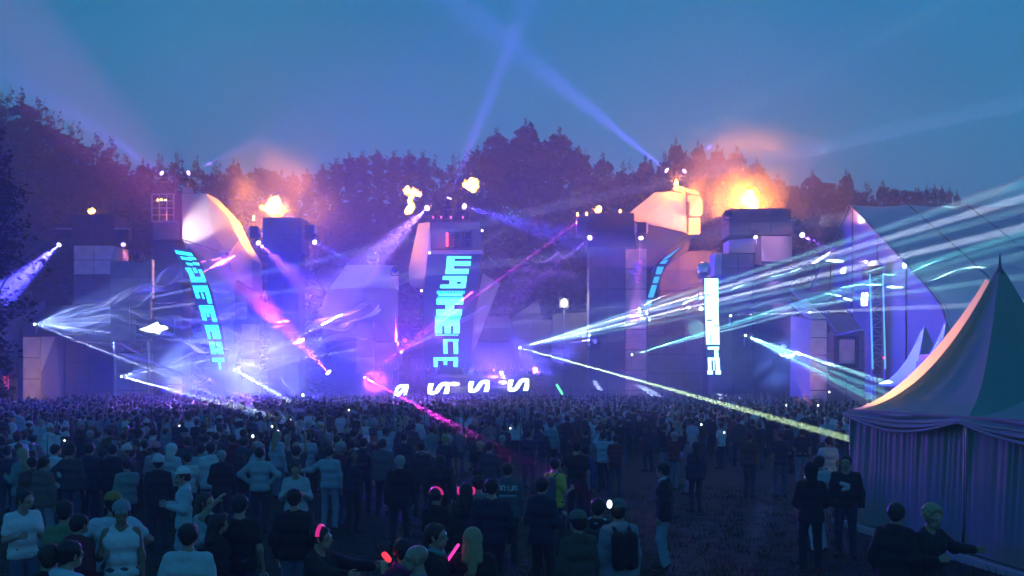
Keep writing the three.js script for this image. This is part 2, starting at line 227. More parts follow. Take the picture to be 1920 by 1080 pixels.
// ---------------------------------------------------------------- white marquee hall, its gable end towards the stage
{
  const X = 29.6, d1 = 88, d2 = 65.6, ridge = EYE + (HZ - 384) / F * d1, o = thing('marquee_hall', 'large white marquee hall with a ridged roof behind the striped tent', 'marquee', V(X, 0, -d1));
  const half = d1 - d2, eave = 6.1, prof = [];   // roof section: straight rafter, then a rounded eave down to the wall
  for (const [u, y] of [[0, ridge], [.25, lerp(ridge, eave, .235)], [.5, lerp(ridge, eave, .475)], [.72, lerp(ridge, eave, .695)], [.84, lerp(ridge, eave, .83)], [.92, eave * .86], [.97, eave * .62], [1, eave * .36], [1.01, 0]]) prof.push([u * half, y]);
  const bay = 5.1, nb = 6;
  for (const s of [1, -1]) for (let b = 0; b < nb; b++) {
    const pos = [], idx = [], n = prof.length, m = 6;
    for (let j = 0; j <= m; j++) for (let i = 0; i < n; i++) { const sag = .16 * Math.sin(Math.PI * j / m); pos.push(b * bay + .05 + (bay - .1) * j / m, prof[i][1] - sag * (i < 6 ? 1 : .3), s * (prof[i][0] - (i > 4 ? sag : 0))); }
    for (let j = 0; j < m; j++) for (let i = 0; i < n - 1; i++) { const a = j * n + i, c = a + n; idx.push(a, a + 1, c, a + 1, c + 1, c); }
    const g = new THREE.BufferGeometry(); g.setAttribute('position', new THREE.Float32BufferAttribute(pos, 3)); g.setIndex(idx); g.computeVertexNormals(); g.setAttribute('uv', new THREE.Float32BufferAttribute(new Float32Array(pos.length / 3 * 2), 2));
    part('roof_panel', g, M.hallroof, o);
  }
  for (let b = 0; b <= nb; b++) for (const s of [1, -1]) { const gs = []; for (let i = 0; i < prof.length - 1; i++) gs.push(bar(V(b * bay, prof[i][1] - .02, s * prof[i][0]), V(b * bay, prof[i + 1][1] - .02, s * prof[i + 1][0]), .085, 5)); part('rafter', merge(gs), M.mid, o); }
  const sh = new THREE.Shape(); sh.moveTo(-half, 0); for (let i = prof.length - 1; i >= 0; i--) sh.lineTo(-prof[i][0], prof[i][1]); for (let i = 1; i < prof.length; i++) sh.lineTo(prof[i][0], prof[i][1]); sh.lineTo(-half, 0);
  const gw = new THREE.ExtrudeGeometry(sh, { depth: .06, bevelEnabled: false }); gw.rotateY(Math.PI / 2); gw.translate(.25, 0, 0); part('gable_wall', gw, mat(.26, .27, .29, .7), o);
  for (const z of [-12, -6, 0, 6, 12]) part('gable_post', bar(V(.2, 0, z), V(.2, ridge - Math.abs(z) / half * (ridge - eave) - .3, z), .07, 6), M.mid, o);
}

// ---------------------------------------------------------------- small pagoda tents far off, and the near ones on the right
function pagoda(name, label, cx, cz, side, turn, eave, peak, near, group) {
  const o = thing(name, label, 'tent', V(cx, 0, cz), group); o.rotation.y = turn; const h = side / 2, N = near ? 26 : 12;
  // concave roof: each of the four faces hangs in a curve from the mast head to the eaves
  for (let s = 0; s < 4; s++) {
    const pos = [], idx = [], uv = [];
    for (let i = 0; i <= N; i++) for (let j = 0; j <= N; j++) {
      const t = i / N, e = .035 + .965 * t, y = eave + (peak - eave) * (Math.pow(1 - t, 2.35) * .86 + .14 * (1 - t)), u = (j / N * 2 - 1), ridgeLift = near ? .05 * Math.pow(Math.abs(u), 6) * Math.sin(Math.PI * t) : 0, w = near ? .012 * Math.sin(u * 9 + t * 3) * t * (1 - t) * 4 : 0;
      const sagIn = near ? 1 - .035 * (1 - u * u) * Math.sin(Math.PI * t) : 1, x = u * h * e, z = h * e * sagIn, q = [V(x, y + ridgeLift + w, z), V(z, y + ridgeLift + w, -x), V(-x, y + ridgeLift + w, -z), V(-z, y + ridgeLift + w, x)][s];
      pos.push(q.x, q.y, q.z); uv.push(x / 2, t * h / 2);
    }
    for (let i = 0; i < N; i++) for (let j = 0; j < N; j++) { const a = i * (N + 1) + j, b = a + N + 1; idx.push(a, b, a + 1, a + 1, b, b + 1); }
    const g = new THREE.BufferGeometry(); g.setAttribute('position', new THREE.Float32BufferAttribute(pos, 3)); g.setAttribute('uv', new THREE.Float32BufferAttribute(uv, 2)); g.setIndex(idx); g.computeVertexNormals();
    part('roof_panel', g, M.canvas, o);
  }
  const fin = new THREE.LatheGeometry([[.001, 0], [.10, 0], [.085, .06], [.03, .16], [.022, .3], [.012, .42], [.001, .43]].map(([a, b]) => new THREE.Vector2(a * (near ? 1 : .8), b)), 10); fin.translate(0, peak - .05, 0); part('finial', fin, near ? M.grey : M.white, o);
  for (const [x, z] of [[h, h], [-h, h], [h, -h], [-h, -h]]) part('leg', bar(V(x * .985, 0, z * .985), V(x * .985, eave - .02, z * .985), .045, 8), M.metal, o);
  return o;
}
pagoda('pagoda_tent', 'left of two small white pagoda tents in front of the marquee gable', at(1733, HZ, 62).x, -62, 4.6, .1, 2.75, EYE + (HZ - 618) / F * 62 + .1, false);
pagoda('pagoda_tent', 'right of two small white pagoda tents, beside the near tent roof', at(1774, HZ, 60).x, -60, 4.6, .1, 2.75, EYE + (HZ - 610) / F * 60 + .1, false);
{
  const u = V(.148, 0, .989), n = V(.989, 0, -.148), A = V(7.35, 0, -21.9), S = 4.25, turn = Math.atan2(u.x, u.z) - Math.PI, eave = 2.48;
  for (let k = 0; k < 2; k++) {
    const c = A.clone().addScaledVector(u, S * (k + .5)).addScaledVector(n, S / 2);
    const o = pagoda('market_tent', ['grey-green pagoda tent with a high pointed roof and curtained wall at the right', 'second pagoda tent in front, cut off by the right edge of the picture'][k], c.x, c.z, S, Math.atan2(-u.x, -u.z) , eave, 5.33, true);
    o.rotation.y = Math.atan2(u.x, u.z);
    // local z runs along u, local -x faces the field
    const h = S / 2, toLocal = (along, out, y) => V(-h - out, y, -h + along);
    const cw = (x0, dir, y0, y1, mk, name, m, end) => { // a hanging sheet along one side
      const nx = 120, ny = 8, pos = [], idx = [], uv = [];
      for (let i = 0; i <= nx; i++) for (let j = 0; j <= ny; j++) { const q = mk(i / nx, j / ny); pos.push(q.x, q.y, q.z); uv.push(i / nx * S, j / ny * 2.4); }
      for (let i = 0; i < nx; i++) for (let j = 0; j < ny; j++) { const a = i * (ny + 1) + j, b = a + ny + 1; idx.push(a, b, a + 1, a + 1, b, b + 1); }
      const g = new THREE.BufferGeometry(); g.setAttribute('position', new THREE.Float32BufferAttribute(pos, 3)); g.setAttribute('uv', new THREE.Float32BufferAttribute(uv, 2)); g.setIndex(idx); g.computeVertexNormals(); part(name, g, m, o);
    };
    const fold = (t, y, ph) => .014 * Math.sin(t * 52 + ph + Math.sin(t * 13 + ph) * 2.6 + Math.sin(t * 29 + ph * 2) * 1.2) * (.2 + .8 * y) * (.5 + .5 * Math.sin(t * 11 + ph)) + .008 * Math.sin(t * 131 + ph + Math.sin(t * 21) * 2) * y + .03 * Math.sin(t * 9 + ph + y * 2) * (1 - y);
    // field-side curtain wall and the wall facing the stage
    cw(0, 0, 0, 0, (t, v) => toLocal(.02 + t * (S - .04), -.05 + fold(t, v, k * 5) + .10 * (1 - v), .16 + v * (eave - .22)), 'curtain_wall', M.curtain);
    if (k === 0) cw(0, 0, 0, 0, (t, v) => V(-h + .05 + t * (S - .1), .16 + v * (eave - .22), -h + .03 - fold(t, v, 3)), 'curtain_wall', M.curtain);
    cw(0, 0, 0, 0, (t, v) => V(h - .05, .16 + v * (eave - .22), -h + t * S), 'curtain_wall', M.curtain);
    // scalloped swag valance gathered up at the legs
    const sw = (t) => .30 * Math.sin(Math.PI * t) ** .8 * (.75 + .25 * Math.sin(Math.PI * t));
    cw(0, 0, 0, 0, (t, v) => { const drop = .06 + sw(t) * .55 + .05; return toLocal(t * S, .07 + .05 * Math.sin((1 - v) * 9 + Math.abs(t - .5) * 7) * Math.sin(Math.PI * t) + .03 * (1 - v), eave + .03 - (1 - v) * drop); }, 'valance', M.canvas);
    for (let q = 0; q < 3; q++) { const pts = []; for (let i = 0; i <= 18; i++) { const t = i / 18; pts.push(toLocal(t * S, .12, eave - .02 - (.1 + q * .085) * Math.sin(Math.PI * t) - q * .012)); } part('swag_fold', new THREE.TubeGeometry(new THREE.CatmullRomCurve3(pts), 30, .03, 7), M.canvas, o); }
    if (k === 0) cw(0, 0, 0, 0, (t, v) => V(-h + t * S, eave + .03 - (1 - v) * (.12 + sw(t) * .5), -h - .07), 'valance', M.canvas);
    if (k === 0) { // strip of canvas added along the hip to catch an orange rim of light
      const pos = [], idx = [], uv = [], N = 40; for (let i = 0; i <= N; i++) { const t = i / N * .93 + .03, e = .035 + .965 * t, y = eave + (5.33 - eave) * (Math.pow(1 - t, 2.35) * .86 + .14 * (1 - t)), w = .04 + .17 * Math.pow(Math.sin(Math.PI * Math.min(1, .12 + t * .86)), 1.5); for (const q of [0, 1]) { pos.push(-h * e - .6 * w * q, y + .01 + (.62 * w) * q, -h * e - .5 * w * q); uv.push(t * 3, q * .2); } }
      for (let i = 0; i < N; i++) { const v = i * 2; idx.push(v, v + 2, v + 1, v + 1, v + 2, v + 3); } const g = new THREE.BufferGeometry(); g.setAttribute('position', new THREE.Float32BufferAttribute(pos, 3)); g.setAttribute('uv', new THREE.Float32BufferAttribute(uv, 2)); g.setIndex(idx); g.computeVertexNormals();
      part('added_hip_strip', g, new THREE.MeshPhysicalMaterial({ color: C(.7, .68, .6), roughness: 1, transmission: .6, thickness: 0, side: THREE.DoubleSide }), o);
    }
    part('gutter', box(-h - .05, -h + .06, eave - .02, eave + .06, -h, h, .01), M.grey, o);
    part('base_rail', box(-h - .16, -h + .06, -.08, .12, -h, h, .02), mat(.33, .37, .40, .6), o);
  }
}
// ---------------------------------------------------------------- stage: light fittings
const PURPLE = C(.34, .10, 1), BLUE = C(.07, .06, 1), PINK = C(1, .22, .75), LILAC = C(.62, .35, 1), MAGENTA = C(1, .05, .9), FIRE = C(1, .26, .025), CYAN = C(.1, .75, 1), ICE = C(.72, .9, 1), GREEN = C(.55, 1, .45);
const headGeo = (() => { const g = new THREE.LatheGeometry([[.001, -.34], [.2, -.34], [.27, -.26], [.3, 0], [.3, .26], [.27, .31], [.245, .31], [.24, .27]].map(([a, b]) => new THREE.Vector2(a, b)), 16); return g; })();
const lensGeo = (() => { const g = new THREE.CircleGeometry(.24, 18); g.rotateX(-Math.PI / 2); g.translate(0, .28, 0); return g; })();
const baseGeo = (() => { const g = new RoundedBoxGeometry(.62, .22, .5, 1, .04); return g; })();
const forkGeo = merge([box(-.4, -.34, -.5, .08, -.11, .11, .02), box(.34, .4, -.5, .08, -.11, .11, .02), box(-.4, .4, -.52, -.44, -.12, .12, .02)]);
function movingLight(p, to, color, label, { cd = 5e5, deg = 1.3, hang = true, size = 1, lens = [3, 2.4, 4], pen = .5 } = {}) {
  const o = thing('moving_light', label, 'stage light', p), dir = to.clone().sub(p).normalize(), q = new THREE.Quaternion().setFromUnitVectors(V(0, 1, 0), dir);
  const up = hang ? 1 : -1;
  const f = part('fork', forkGeo, M.black, o); f.scale.set(size, size * (hang ? -1 : 1), size); const b = part('base', baseGeo, M.black, o); b.position.y = up * .62 * size; b.scale.setScalar(size);
  const h = part('lamp_head', headGeo, M.black, o); h.quaternion.copy(q); h.scale.setScalar(size); part('lens', lensGeo, glow(...lens), h);
  spot('beam', p.clone().addScaledVector(dir, .36 * size), to, color, cd * 1.6, deg, pen, .3);
  return o;
}
const flameMat = [glow(22, 11, 2), glow(5.5, 1.5, .06, { transparent: true, opacity: .6 })];
// a burst of burning gas: tongues of irregular outline swept along a wandering path
function flame(p, path, radii, color, cd, label, seed, rad = 18, rough = 1) {
  const o = thing('flame', label, 'flame', p), r = rngOf(seed), core = [], rim = [];
  path.forEach((q, i) => { const s = radii[i], ph = r() * 9; core.push([q[0], q[1], q[2], q[0] + (r() - .5) * s * .5, q[1] + s * .5, q[2], s * .8, s * .5]);
    for (let k = 0; k < 7; k++) { const a = r() * 6.283, up = Math.sin(a) > -.2 ? 1 : .4, l = s * (.5 + .7 * r()) * up, x = q[0] + Math.cos(a) * s * .6, y = q[1] + Math.sin(a) * s * .6, z = q[2] + (r() - .5) * s; rim.push([x, y, z, x + Math.cos(a) * l * .5 + (r() - .5) * l * .4, y + Math.sin(a) * l * .35 + l * .5, z + (r() - .5) * l * .3, s * (.3 + .2 * r()), s * .03]); } });
  const big = Math.max(...radii), cell = big / 11, wob = (x, y, z) => big * rough * (.13 * Math.sin(x * 5 / big + y * 3 / big) * Math.sin(y * 4.2 / big + z * 5 / big + 1) + .07 * Math.sin(x * 11 / big - y * 7 / big) * Math.sin(z * 10 / big + y * 9 / big));
  part('flame_core', solid(core, cell, big * .5, (d, x, y, z) => d + wob(x, y, z), big * .5), flameMat[0], o);
  part('flame_tongue', solid([...core.map((b) => [b[0], b[1], b[2] - .04, b[3], b[4], b[5] - .04, b[6] * 1.06, b[7] * 1.05]), ...rim], cell, big * .22, (d, x, y, z) => d + wob(x + 1, y, z), big * .6), flameMat[1], o);
  if (cd) bulb('flame_light', p.clone().add(V(path[0][0], path[0][1] + .1, -radii[0] * 1.25 - .4)), color, cd, rad);
  return o;
}
// an LED wall: dark casing bent along a path of rows, lit face with lettering drawn into its pixels
function ledStrip(rows, tex, emit, label, thick = .5, letters = [0, 1], lightCd = null) {
  const c = rows[Math.floor(rows.length / 2)], o = thing('led_screen', label, 'screen', at((c[0] + c[1]) / 2, c[2], c[3]));
  const strip = (push, uv) => { const pos = [], u = [], idx = []; rows.forEach(([x0, x1, y, d, y1 = y], i) => { for (const [x, yy, k] of [[x0, y, 0], [x1, y1, 1]]) { const p = at(x, yy, d - push); pos.push(p.x, p.y, p.z); u.push(k, 1 - i / (rows.length - 1)); } }); for (let i = 0; i < rows.length - 1; i++) { const a = i * 2; idx.push(a, a + 2, a + 1, a + 1, a + 2, a + 3); }
    const g = new THREE.BufferGeometry(); g.setAttribute('position', new THREE.Float32BufferAttribute(pos, 3)); g.setAttribute('uv', new THREE.Float32BufferAttribute(u, 2)); g.setIndex(idx); g.computeVertexNormals(); return g; };
  const segs = []; for (let i = 0; i < rows.length - 1; i++) { const [a0, a1, ay, ad, ay1 = ay] = rows[i], [b0, b1, by, bd, by1 = by] = rows[i + 1]; const f = [at(a0 - 1, ay, ad), at(a1 + 1, ay1, ad), at(b1 + 1, by1, bd), at(b0 - 1, by, bd)]; segs.push(hull([...f, ...f.map((p) => p.clone().add(V(0, 0, -thick)))])); }
  wpart('casing', merge(segs), M.black, o);
  wpart('display', strip(.03), new THREE.MeshStandardMaterial({ color: C(.01, .01, .012), roughness: .35, emissive: C(...emit), emissiveMap: tex, emissiveIntensity: 1, side: THREE.DoubleSide }), o);
  if (lightCd) { const a = rows[0], b = rows[rows.length - 1], top = at((a[0] + a[1]) / 2, a[2], a[3]), bot = at((b[0] + b[1]) / 2, b[2], b[3]), mid = top.clone().add(bot).multiplyScalar(.5), w = (c[1] - c[0]) / F * c[3] * .8, h = top.distanceTo(bot) * .9;
    const l = new THREE.RectAreaLight(C(...lightCd.slice(0, 3)), lightCd[3], w, h); l.name = 'screen_light'; l.position.copy(mid).add(V(0, 0, .35)); const y = top.clone().sub(bot).normalize(), z = V(0, 0, 1).addScaledVector(y, -y.z).normalize().multiplyScalar(-1), x = new THREE.Vector3().crossVectors(y, z.clone().negate()).normalize();
    l.quaternion.setFromRotationMatrix(new THREE.Matrix4().makeBasis(x, y, z.clone().negate())); l.rotateY(Math.PI); scene.add(l); }
  return o;
}
const ctex = (w, h, draw) => { const c = document.createElement('canvas'); c.width = w; c.height = h; const g = c.getContext('2d'); draw(g, w, h); const t = new THREE.CanvasTexture(c); t.colorSpace = THREE.SRGBColorSpace; t.magFilter = THREE.LinearFilter; return t; };

// ---------------------------------------------------------------- left speaker pillar
{
  const d = 104, o = thing('speaker_pillar', 'dark square pillar with a white middle panel at the far left of the stage', 'pillar', V(at(175, HZ, d).x, 0, -d));
  clad(o, 133, 214, 401, 459, d, 3.4, M.darks, 2, 2); clad(o, 138, 214, 460, 515, d - .12, 3.4, M.whites, 2, 2, 'white_panel'); clad(o, 137, 212, 516, 600, d, 3.3, M.mids, 2, 3);
  clad(o, 143, 206, 600, 765, d - .2, 3, M.greys, 2, 5); wpart('trim', pbox(214.5, 219, 462, 514, d - .05, 3.2), M.white, o);
  wpart('bracket', merge([pbox(104, 133, 427, 430, d - .5, .25), pbox(214, 243, 427, 430, d - .5, .25)]), M.metal, o);
  wpart('speaker', merge([pbox(106, 128, 430, 447, d - .4, .8), pbox(222, 240, 426, 452, d - .4, .8)]), M.black, o);
  wpart('side_panel', pbox(236, 240.5, 426, 447, d - .2, .8), M.white, o);
  flame(at(172, 398, d + .5), [[0, .1, 0], [.22, .16, .1], [-.2, .08, 0]], [.3, .2, .2], FIRE, 150, 'small low flame on top of the dark left pillar', 5);
  movingLight(at(113, 457, d - 1), at(-420, 930, 66), BLUE, 'moving light on the left arm of the far left pillar, beam down to the left', { cd: 6e5, deg: 7, pen: .8 });
  movingLight(at(231, 456, d - 1), at(246, 640, 90), PURPLE, 'moving light on the right arm of the far left pillar, beam straight down', { cd: 3e4, deg: 4, pen: .8, lens: [2.4, 1.6, 4] });
}
// ---------------------------------------------------------------- left wing of the stage
{
  const d = 103.0, o = thing('stage_wing', 'left wing of the stage with folded white wall panels and a dark doorway', 'stage wing', V(at(110, HZ, d).x, 0, -d));
  wpart('side_wall', hull([at(-30, 640, 100.0), at(86, 562, 108.0), at(86, 790, 108.0), at(-30, 790, 100.0), at(-34, 640, 101.0), at(82, 562, 109.0), at(82, 790, 109.0), at(-34, 790, 101.0)]), M.grey, o);
  wpart('fascia', plate([[42, 612, 102.0], [90, 574, 104.0], [214, 566, 104.0], [222, 604, 102.0], [120, 630, 101.5], [42, 630, 102.0]], 2.4), M.dark, o);
  clad(o, 42, 76, 631, 790, d - .4, .4, M.whites, 1, 4, 'wall_panel');
  wpart('folded_panel', plate([[76, 631, 102.4], [103, 631, 102.4], [76, 790, 102.4], [77, 712, 101.6], [74, 790, 102.4]], .35), M.white, o);
  wpart('folded_panel', plate([[104, 631, 102.3], [119, 631, 103.2], [119, 790, 103.2], [76, 790, 101.8], [77, 700, 101.6]], .3), M.grey, o);
  clad(o, 119, 214, 606, 790, d + .6, .4, M.mids, 2, 5); clad(o, 214, 284, 662, 768, d + .3, 1.2, M.whites, 2, 3, 'wall_panel');
  wpart('door_frame', merge([pbox(-14, -9, 682, 790, 99.0, .5), pbox(26, 30, 682, 790, 99.0, .5), pbox(-14, 30, 678, 684, 99.0, .5)]), M.black, o); wpart('door', pbox(-10, 27, 684, 790, 99.2, .2), M.black, o);
  const t = ctex(64, 128, (g, w, h) => { g.fillStyle = '#1a0304'; g.fillRect(0, 0, w, h); g.fillStyle = '#ff3b3b'; g.fillRect(10, 8, 8, 100); g.fillRect(44, 8, 8, 112); g.fillRect(10, 8, 42, 9); g.beginPath(); g.moveTo(18, 20); g.lineTo(34, 20); g.lineTo(30, 92); g.lineTo(22, 92); g.fill(); g.fillStyle = '#ffb0a0'; g.fillRect(30, 96, 8, 14); });
  const s = wpart('sign', pbox(4, 19, 693, 732, 98.9, .06, .01), M.black, o), pl = new THREE.PlaneGeometry(15 / F * 98.8, 39 / F * 98.8), c = at(11.5, 712.5, 98.82); pl.translate(c.x, c.y, c.z);
  wpart('sign_face', pl, new THREE.MeshStandardMaterial({ color: C(.02, .01, .01), emissive: C(1, 1, 1), emissiveMap: t, roughness: .5 }), s, 'red glowing graphic');
  const l = new THREE.RectAreaLight(C(1, .15, .15), 1.2, .6, 1.5); l.name = 'sign_light'; l.position.copy(at(11.5, 712, 98.6)); l.lookAt(at(11.5, 712, 40)); scene.add(l);
}
{ // lilac panel wall between the left pillar and the left tower
  const o = thing('panel_wall', 'plain lilac panel wall between the left pillar and the cage tower', 'wall panel', V(at(250, HZ, 92).x, 0, -92));
  clad(o, 206, 282, 489, 640, 92, .5, M.greys, 2, 5, 'panel'); wpart('edge_trim', pbox(282.3, 285.5, 486, 560, 91.8, .6), M.white, o); wpart('frame', merge([bar(at(215, 640, 92.3), V(at(215, HZ, 92.3).x, 0, -92.3), .12), bar(at(278, 640, 92.3), V(at(278, HZ, 92.3).x, 0, -92.3), .12)]), M.truss, o);
}
// ---------------------------------------------------------------- left sculpture tower
{
  const d = 100, o = thing('stage_tower', 'tall white faceted tower with a truss cage at its left shoulder', 'stage tower', V(at(380, HZ, d).x, 0, -d));
  const back = (pts, t = 3) => hull([...pts, ...pts.map((p) => V(p.x * .99 + .0, p.y, p.z - t))]);
  wpart('front_panel', back([at(341, 363, 98.6), at(386, 363, 99), at(429, 408, 99), at(449, 450, 98.4), at(342, 448, 96.8), at(400, 440, 97.6), at(428, 476, 97.4)]), M.white, o);
  wpart('side_panel', back([at(449, 451, 98.5), at(472, 487, 99.6), at(473, 543, 99.4), at(429, 478, 97.6), at(440, 520, 98)]), M.white, o);
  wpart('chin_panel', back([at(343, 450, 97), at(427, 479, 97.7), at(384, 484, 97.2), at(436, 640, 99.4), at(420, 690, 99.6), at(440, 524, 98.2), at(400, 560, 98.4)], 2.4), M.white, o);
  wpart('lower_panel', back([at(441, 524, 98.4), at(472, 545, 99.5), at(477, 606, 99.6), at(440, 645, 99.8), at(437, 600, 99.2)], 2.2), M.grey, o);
  clad(o, 453, 477, 607, 770, 99.2, 2, M.whites, 1, 5); clad(o, 395, 452, 690, 780, 99.8, 1.5, M.mids, 2, 2);
  clad(o, 287, 340, 451, 780, 101, 3, M.darks, 1, 8); clad(o, 286, 334, 416, 450, 99.6, 3, M.greys, 1, 1); wpart('dark_wall', pbox(326, 340, 364, 450, 99.8, 3.4), M.mid, o);
  // cage of truss round the operator platform
  const cage = [], a = (x, y, dd) => at(x, y, dd); for (const dd of [98.8, 101.8]) { for (const x of [285, 299, 313, 326]) cage.push(bar(a(x, 364, dd), a(x, 415, dd), .06, 5)); for (const y of [364, 377, 390, 403, 415]) cage.push(bar(a(285, y, dd), a(327, y, dd), .05, 5)); }
  for (const x of [285, 326]) for (const y of [364, 415]) cage.push(bar(a(x, y, 98.8), a(x, y, 101.8), .06, 5));
  wpart('cage', merge(cage), M.truss, o); wpart('cage_deck', pbox(285, 327, 413.5, 416, 98.8, 3, .02), M.metal, o);
  wpart('cabinet', merge([pbox(303, 324, 383, 413, 100.4, .8), pbox(288, 298, 396, 412.5, 100.8, .7)]), M.dark, o);
  wpart('roof_cap', hull([at(341, 362, 99), at(364, 362, 99), at(343, 351, 99.2), at(360, 351, 99.2), at(341, 362, 101), at(364, 362, 101), at(343, 351, 101), at(360, 351, 101)]), M.white, o);
  wpart('mast', merge([bar(at(327, 364, 100.4), at(327, 330, 100.4), .14, 6), bar(at(351, 351, 100.4), at(351, 332, 100.4), .12, 6), bar(at(304, 345, 100.4), at(327, 352, 100.4), .08, 6)]), M.mid, o);
  movingLight(at(307, 327, 99.6), at(120, 205, 88), BLUE, 'left of two moving lights on the masts of the left tower', { cd: 5e4, deg: 4, pen: .8, hang: false });
  movingLight(at(350, 326, 99.6), at(640, 190, 88), PURPLE, 'right of two moving lights on the masts of the left tower', { cd: 2e4, deg: 4, pen: .8, hang: false });
  flame(at(296, 376, 100.3), [[0, 0, 0], [.35, .06, 0], [.75, .03, 0]], [.14, .12, .1], FIRE, 60, 'small fire glowing inside the truss cage of the left tower', 15, 6);
}
{
  const T = ctex(128, 512, (g, w, h) => { // blocky letters standing on their side down the strip
    g.fillStyle = '#001a4a'; g.fillRect(0, 0, w, h); g.fillStyle = '#58f0ff'; const B = (x, y, a, b) => g.fillRect(x * w, y * h, a * w, b * h);
    g.save(); g.transform(1, .12, 0, 1, 0, -8); B(.06, .03, .86, .035); B(.2, .085, .5, .03); B(.62, .075, .34, .026); B(.3, .14, .3, .026); B(.66, .125, .3, .03); g.restore();
    B(.08, .185, .3, .12); B(.08, .265, .86, .045); B(.46, .185, .2, .05); B(.74, .2, .22, .1);
    B(.1, .335, .84, .05); B(.1, .385, .22, .05); B(.68, .385, .26, .09); B(.44, .39, .12, .05);
    B(.1, .49, .84, .06); B(.1, .55, .26, .06); B(.66, .55, .28, .07); B(.42, .55, .16, .03);
    B(.12, .645, .82, .12); g.fillStyle = '#001a4a'; B(.3, .7, .14, .065); g.fillStyle = '#58f0ff';
    B(.12, .79, .34, .1); B(.56, .79, .36, .1); B(.3, .845, .4, .03);
    B(.12, .915, .8, .028); B(.5, .93, .16, .065);
  });
  ledStrip([[324, 356, 466, 97], [336, 372, 490, 96.2], [352, 384, 515, 95.8], [360, 394, 545, 95.6], [370, 402, 575, 95.5], [378, 410, 605, 95.5], [386, 416, 632, 95.5], [392, 421, 660, 95.5], [398, 424, 694, 95.6]], T, [.55, 2.4, 2.6], 'bent cyan lettered screen hanging under the left tower', .5, 0, [.2, .75, 1, 1.2]);
}
// ---------------------------------------------------------------- pillar with the big left flame
{
  const d = 98, o = thing('speaker_pillar', 'brown box on a pillar under the big orange flame left of centre', 'pillar', V(at(528, HZ, d).x, 0, -d));
  clad(o, 492, 565, 407, 474, d, 3.6, M.mids, 2, 2); clad(o, 502, 560, 475, 770, d + .4, 3, M.darks, 2, 8);
  wpart('speaker', merge([pbox(467, 484, 424, 446, d - .3, .8), pbox(571, 590, 422, 447, d - .3, .8)]), M.black, o); wpart('side_panel', merge([pbox(465.5, 468, 424, 445, d - .4, .7), pbox(588.5, 591, 422, 446, d - .4, .7)]), M.white, o);
  wpart('bracket', merge([pbox(480, 493, 432, 435, d + .2, .2), pbox(564, 574, 432, 435, d + .2, .2)]), M.metal, o); wpart('brace', bar(at(530, 442, d - .05), at(562, 472, d - .05), .035, 5), M.black, o);
  flame(at(513, 388, d + 1.4), [[0, 0, 0], [.15, .25, .1], [-.1, -.2, 0], [.2, -.15, .1], [-1.05, -.1, 0]], [.86, .66, .55, .5, .3], FIRE, 1500, 'big round orange flame over the brown box left of centre', 25, 18, .55);
  flame(at(475, 411, d), [[0, 0, 0], [.05, .25, 0]], [.13, .1], FIRE, 0, 'small pilot flame on the left speaker of the brown box', 26);
  movingLight(at(483, 454, d - 1), at(900, 838, 60), PURPLE, 'moving light left under the brown box, beam slanting down right', { cd: 1.1e5, deg: 5, pen: .8, lens: [3, 2.2, 4] });
  movingLight(at(588, 453, d - 1), at(960, 655, 66), BLUE, 'moving light right under the brown box, beam slanting down right', { cd: 8e4, deg: 2.6, pen: .8 });
}
// ---------------------------------------------------------------- white folded block left of the centre tower
{
  const o = thing('stage_block', 'white folded block with a mirror ball on top, left of the centre tower', 'stage block', V(at(680, HZ, 97).x, 0, -97));
  const back = (pts, t = 3) => hull([...pts, ...pts.map((p) => V(p.x, p.y, p.z - t))]);
  wpart('front_panel', back([at(649, 497, 97), at(707, 496, 96), at(676, 539, 95), at(617, 542, 95.6)]), M.white, o);
  wpart('side_panel', back([at(707.4, 496, 96.05), at(741, 498, 97), at(741, 539, 96.4), at(676.6, 539.5, 95.05)]), M.white, o);
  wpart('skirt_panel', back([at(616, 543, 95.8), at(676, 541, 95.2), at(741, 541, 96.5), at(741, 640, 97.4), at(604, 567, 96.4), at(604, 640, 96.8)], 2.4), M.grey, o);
  clad(o, 620, 744, 641, 775, 97.2, 2, M.mids, 3, 3); clad(o, 668, 700, 604, 700, 95.4, .7, M.greys, 1, 3);
  const b = thing('mirror_ball', 'mirror ball on top of the white folded block', 'mirror ball', at(699, 484, 96.6)); const g = new THREE.IcosahedronGeometry(.66, 3); part('ball', g, new THREE.MeshStandardMaterial({ color: C(.75, .75, .8), roughness: .12, metalness: 1, flatShading: true }), b); part('foot', (() => { const q = new THREE.CylinderGeometry(.3, .42, .2, 12); q.translate(0, -.68, 0); return q; })(), M.metal, b);
}
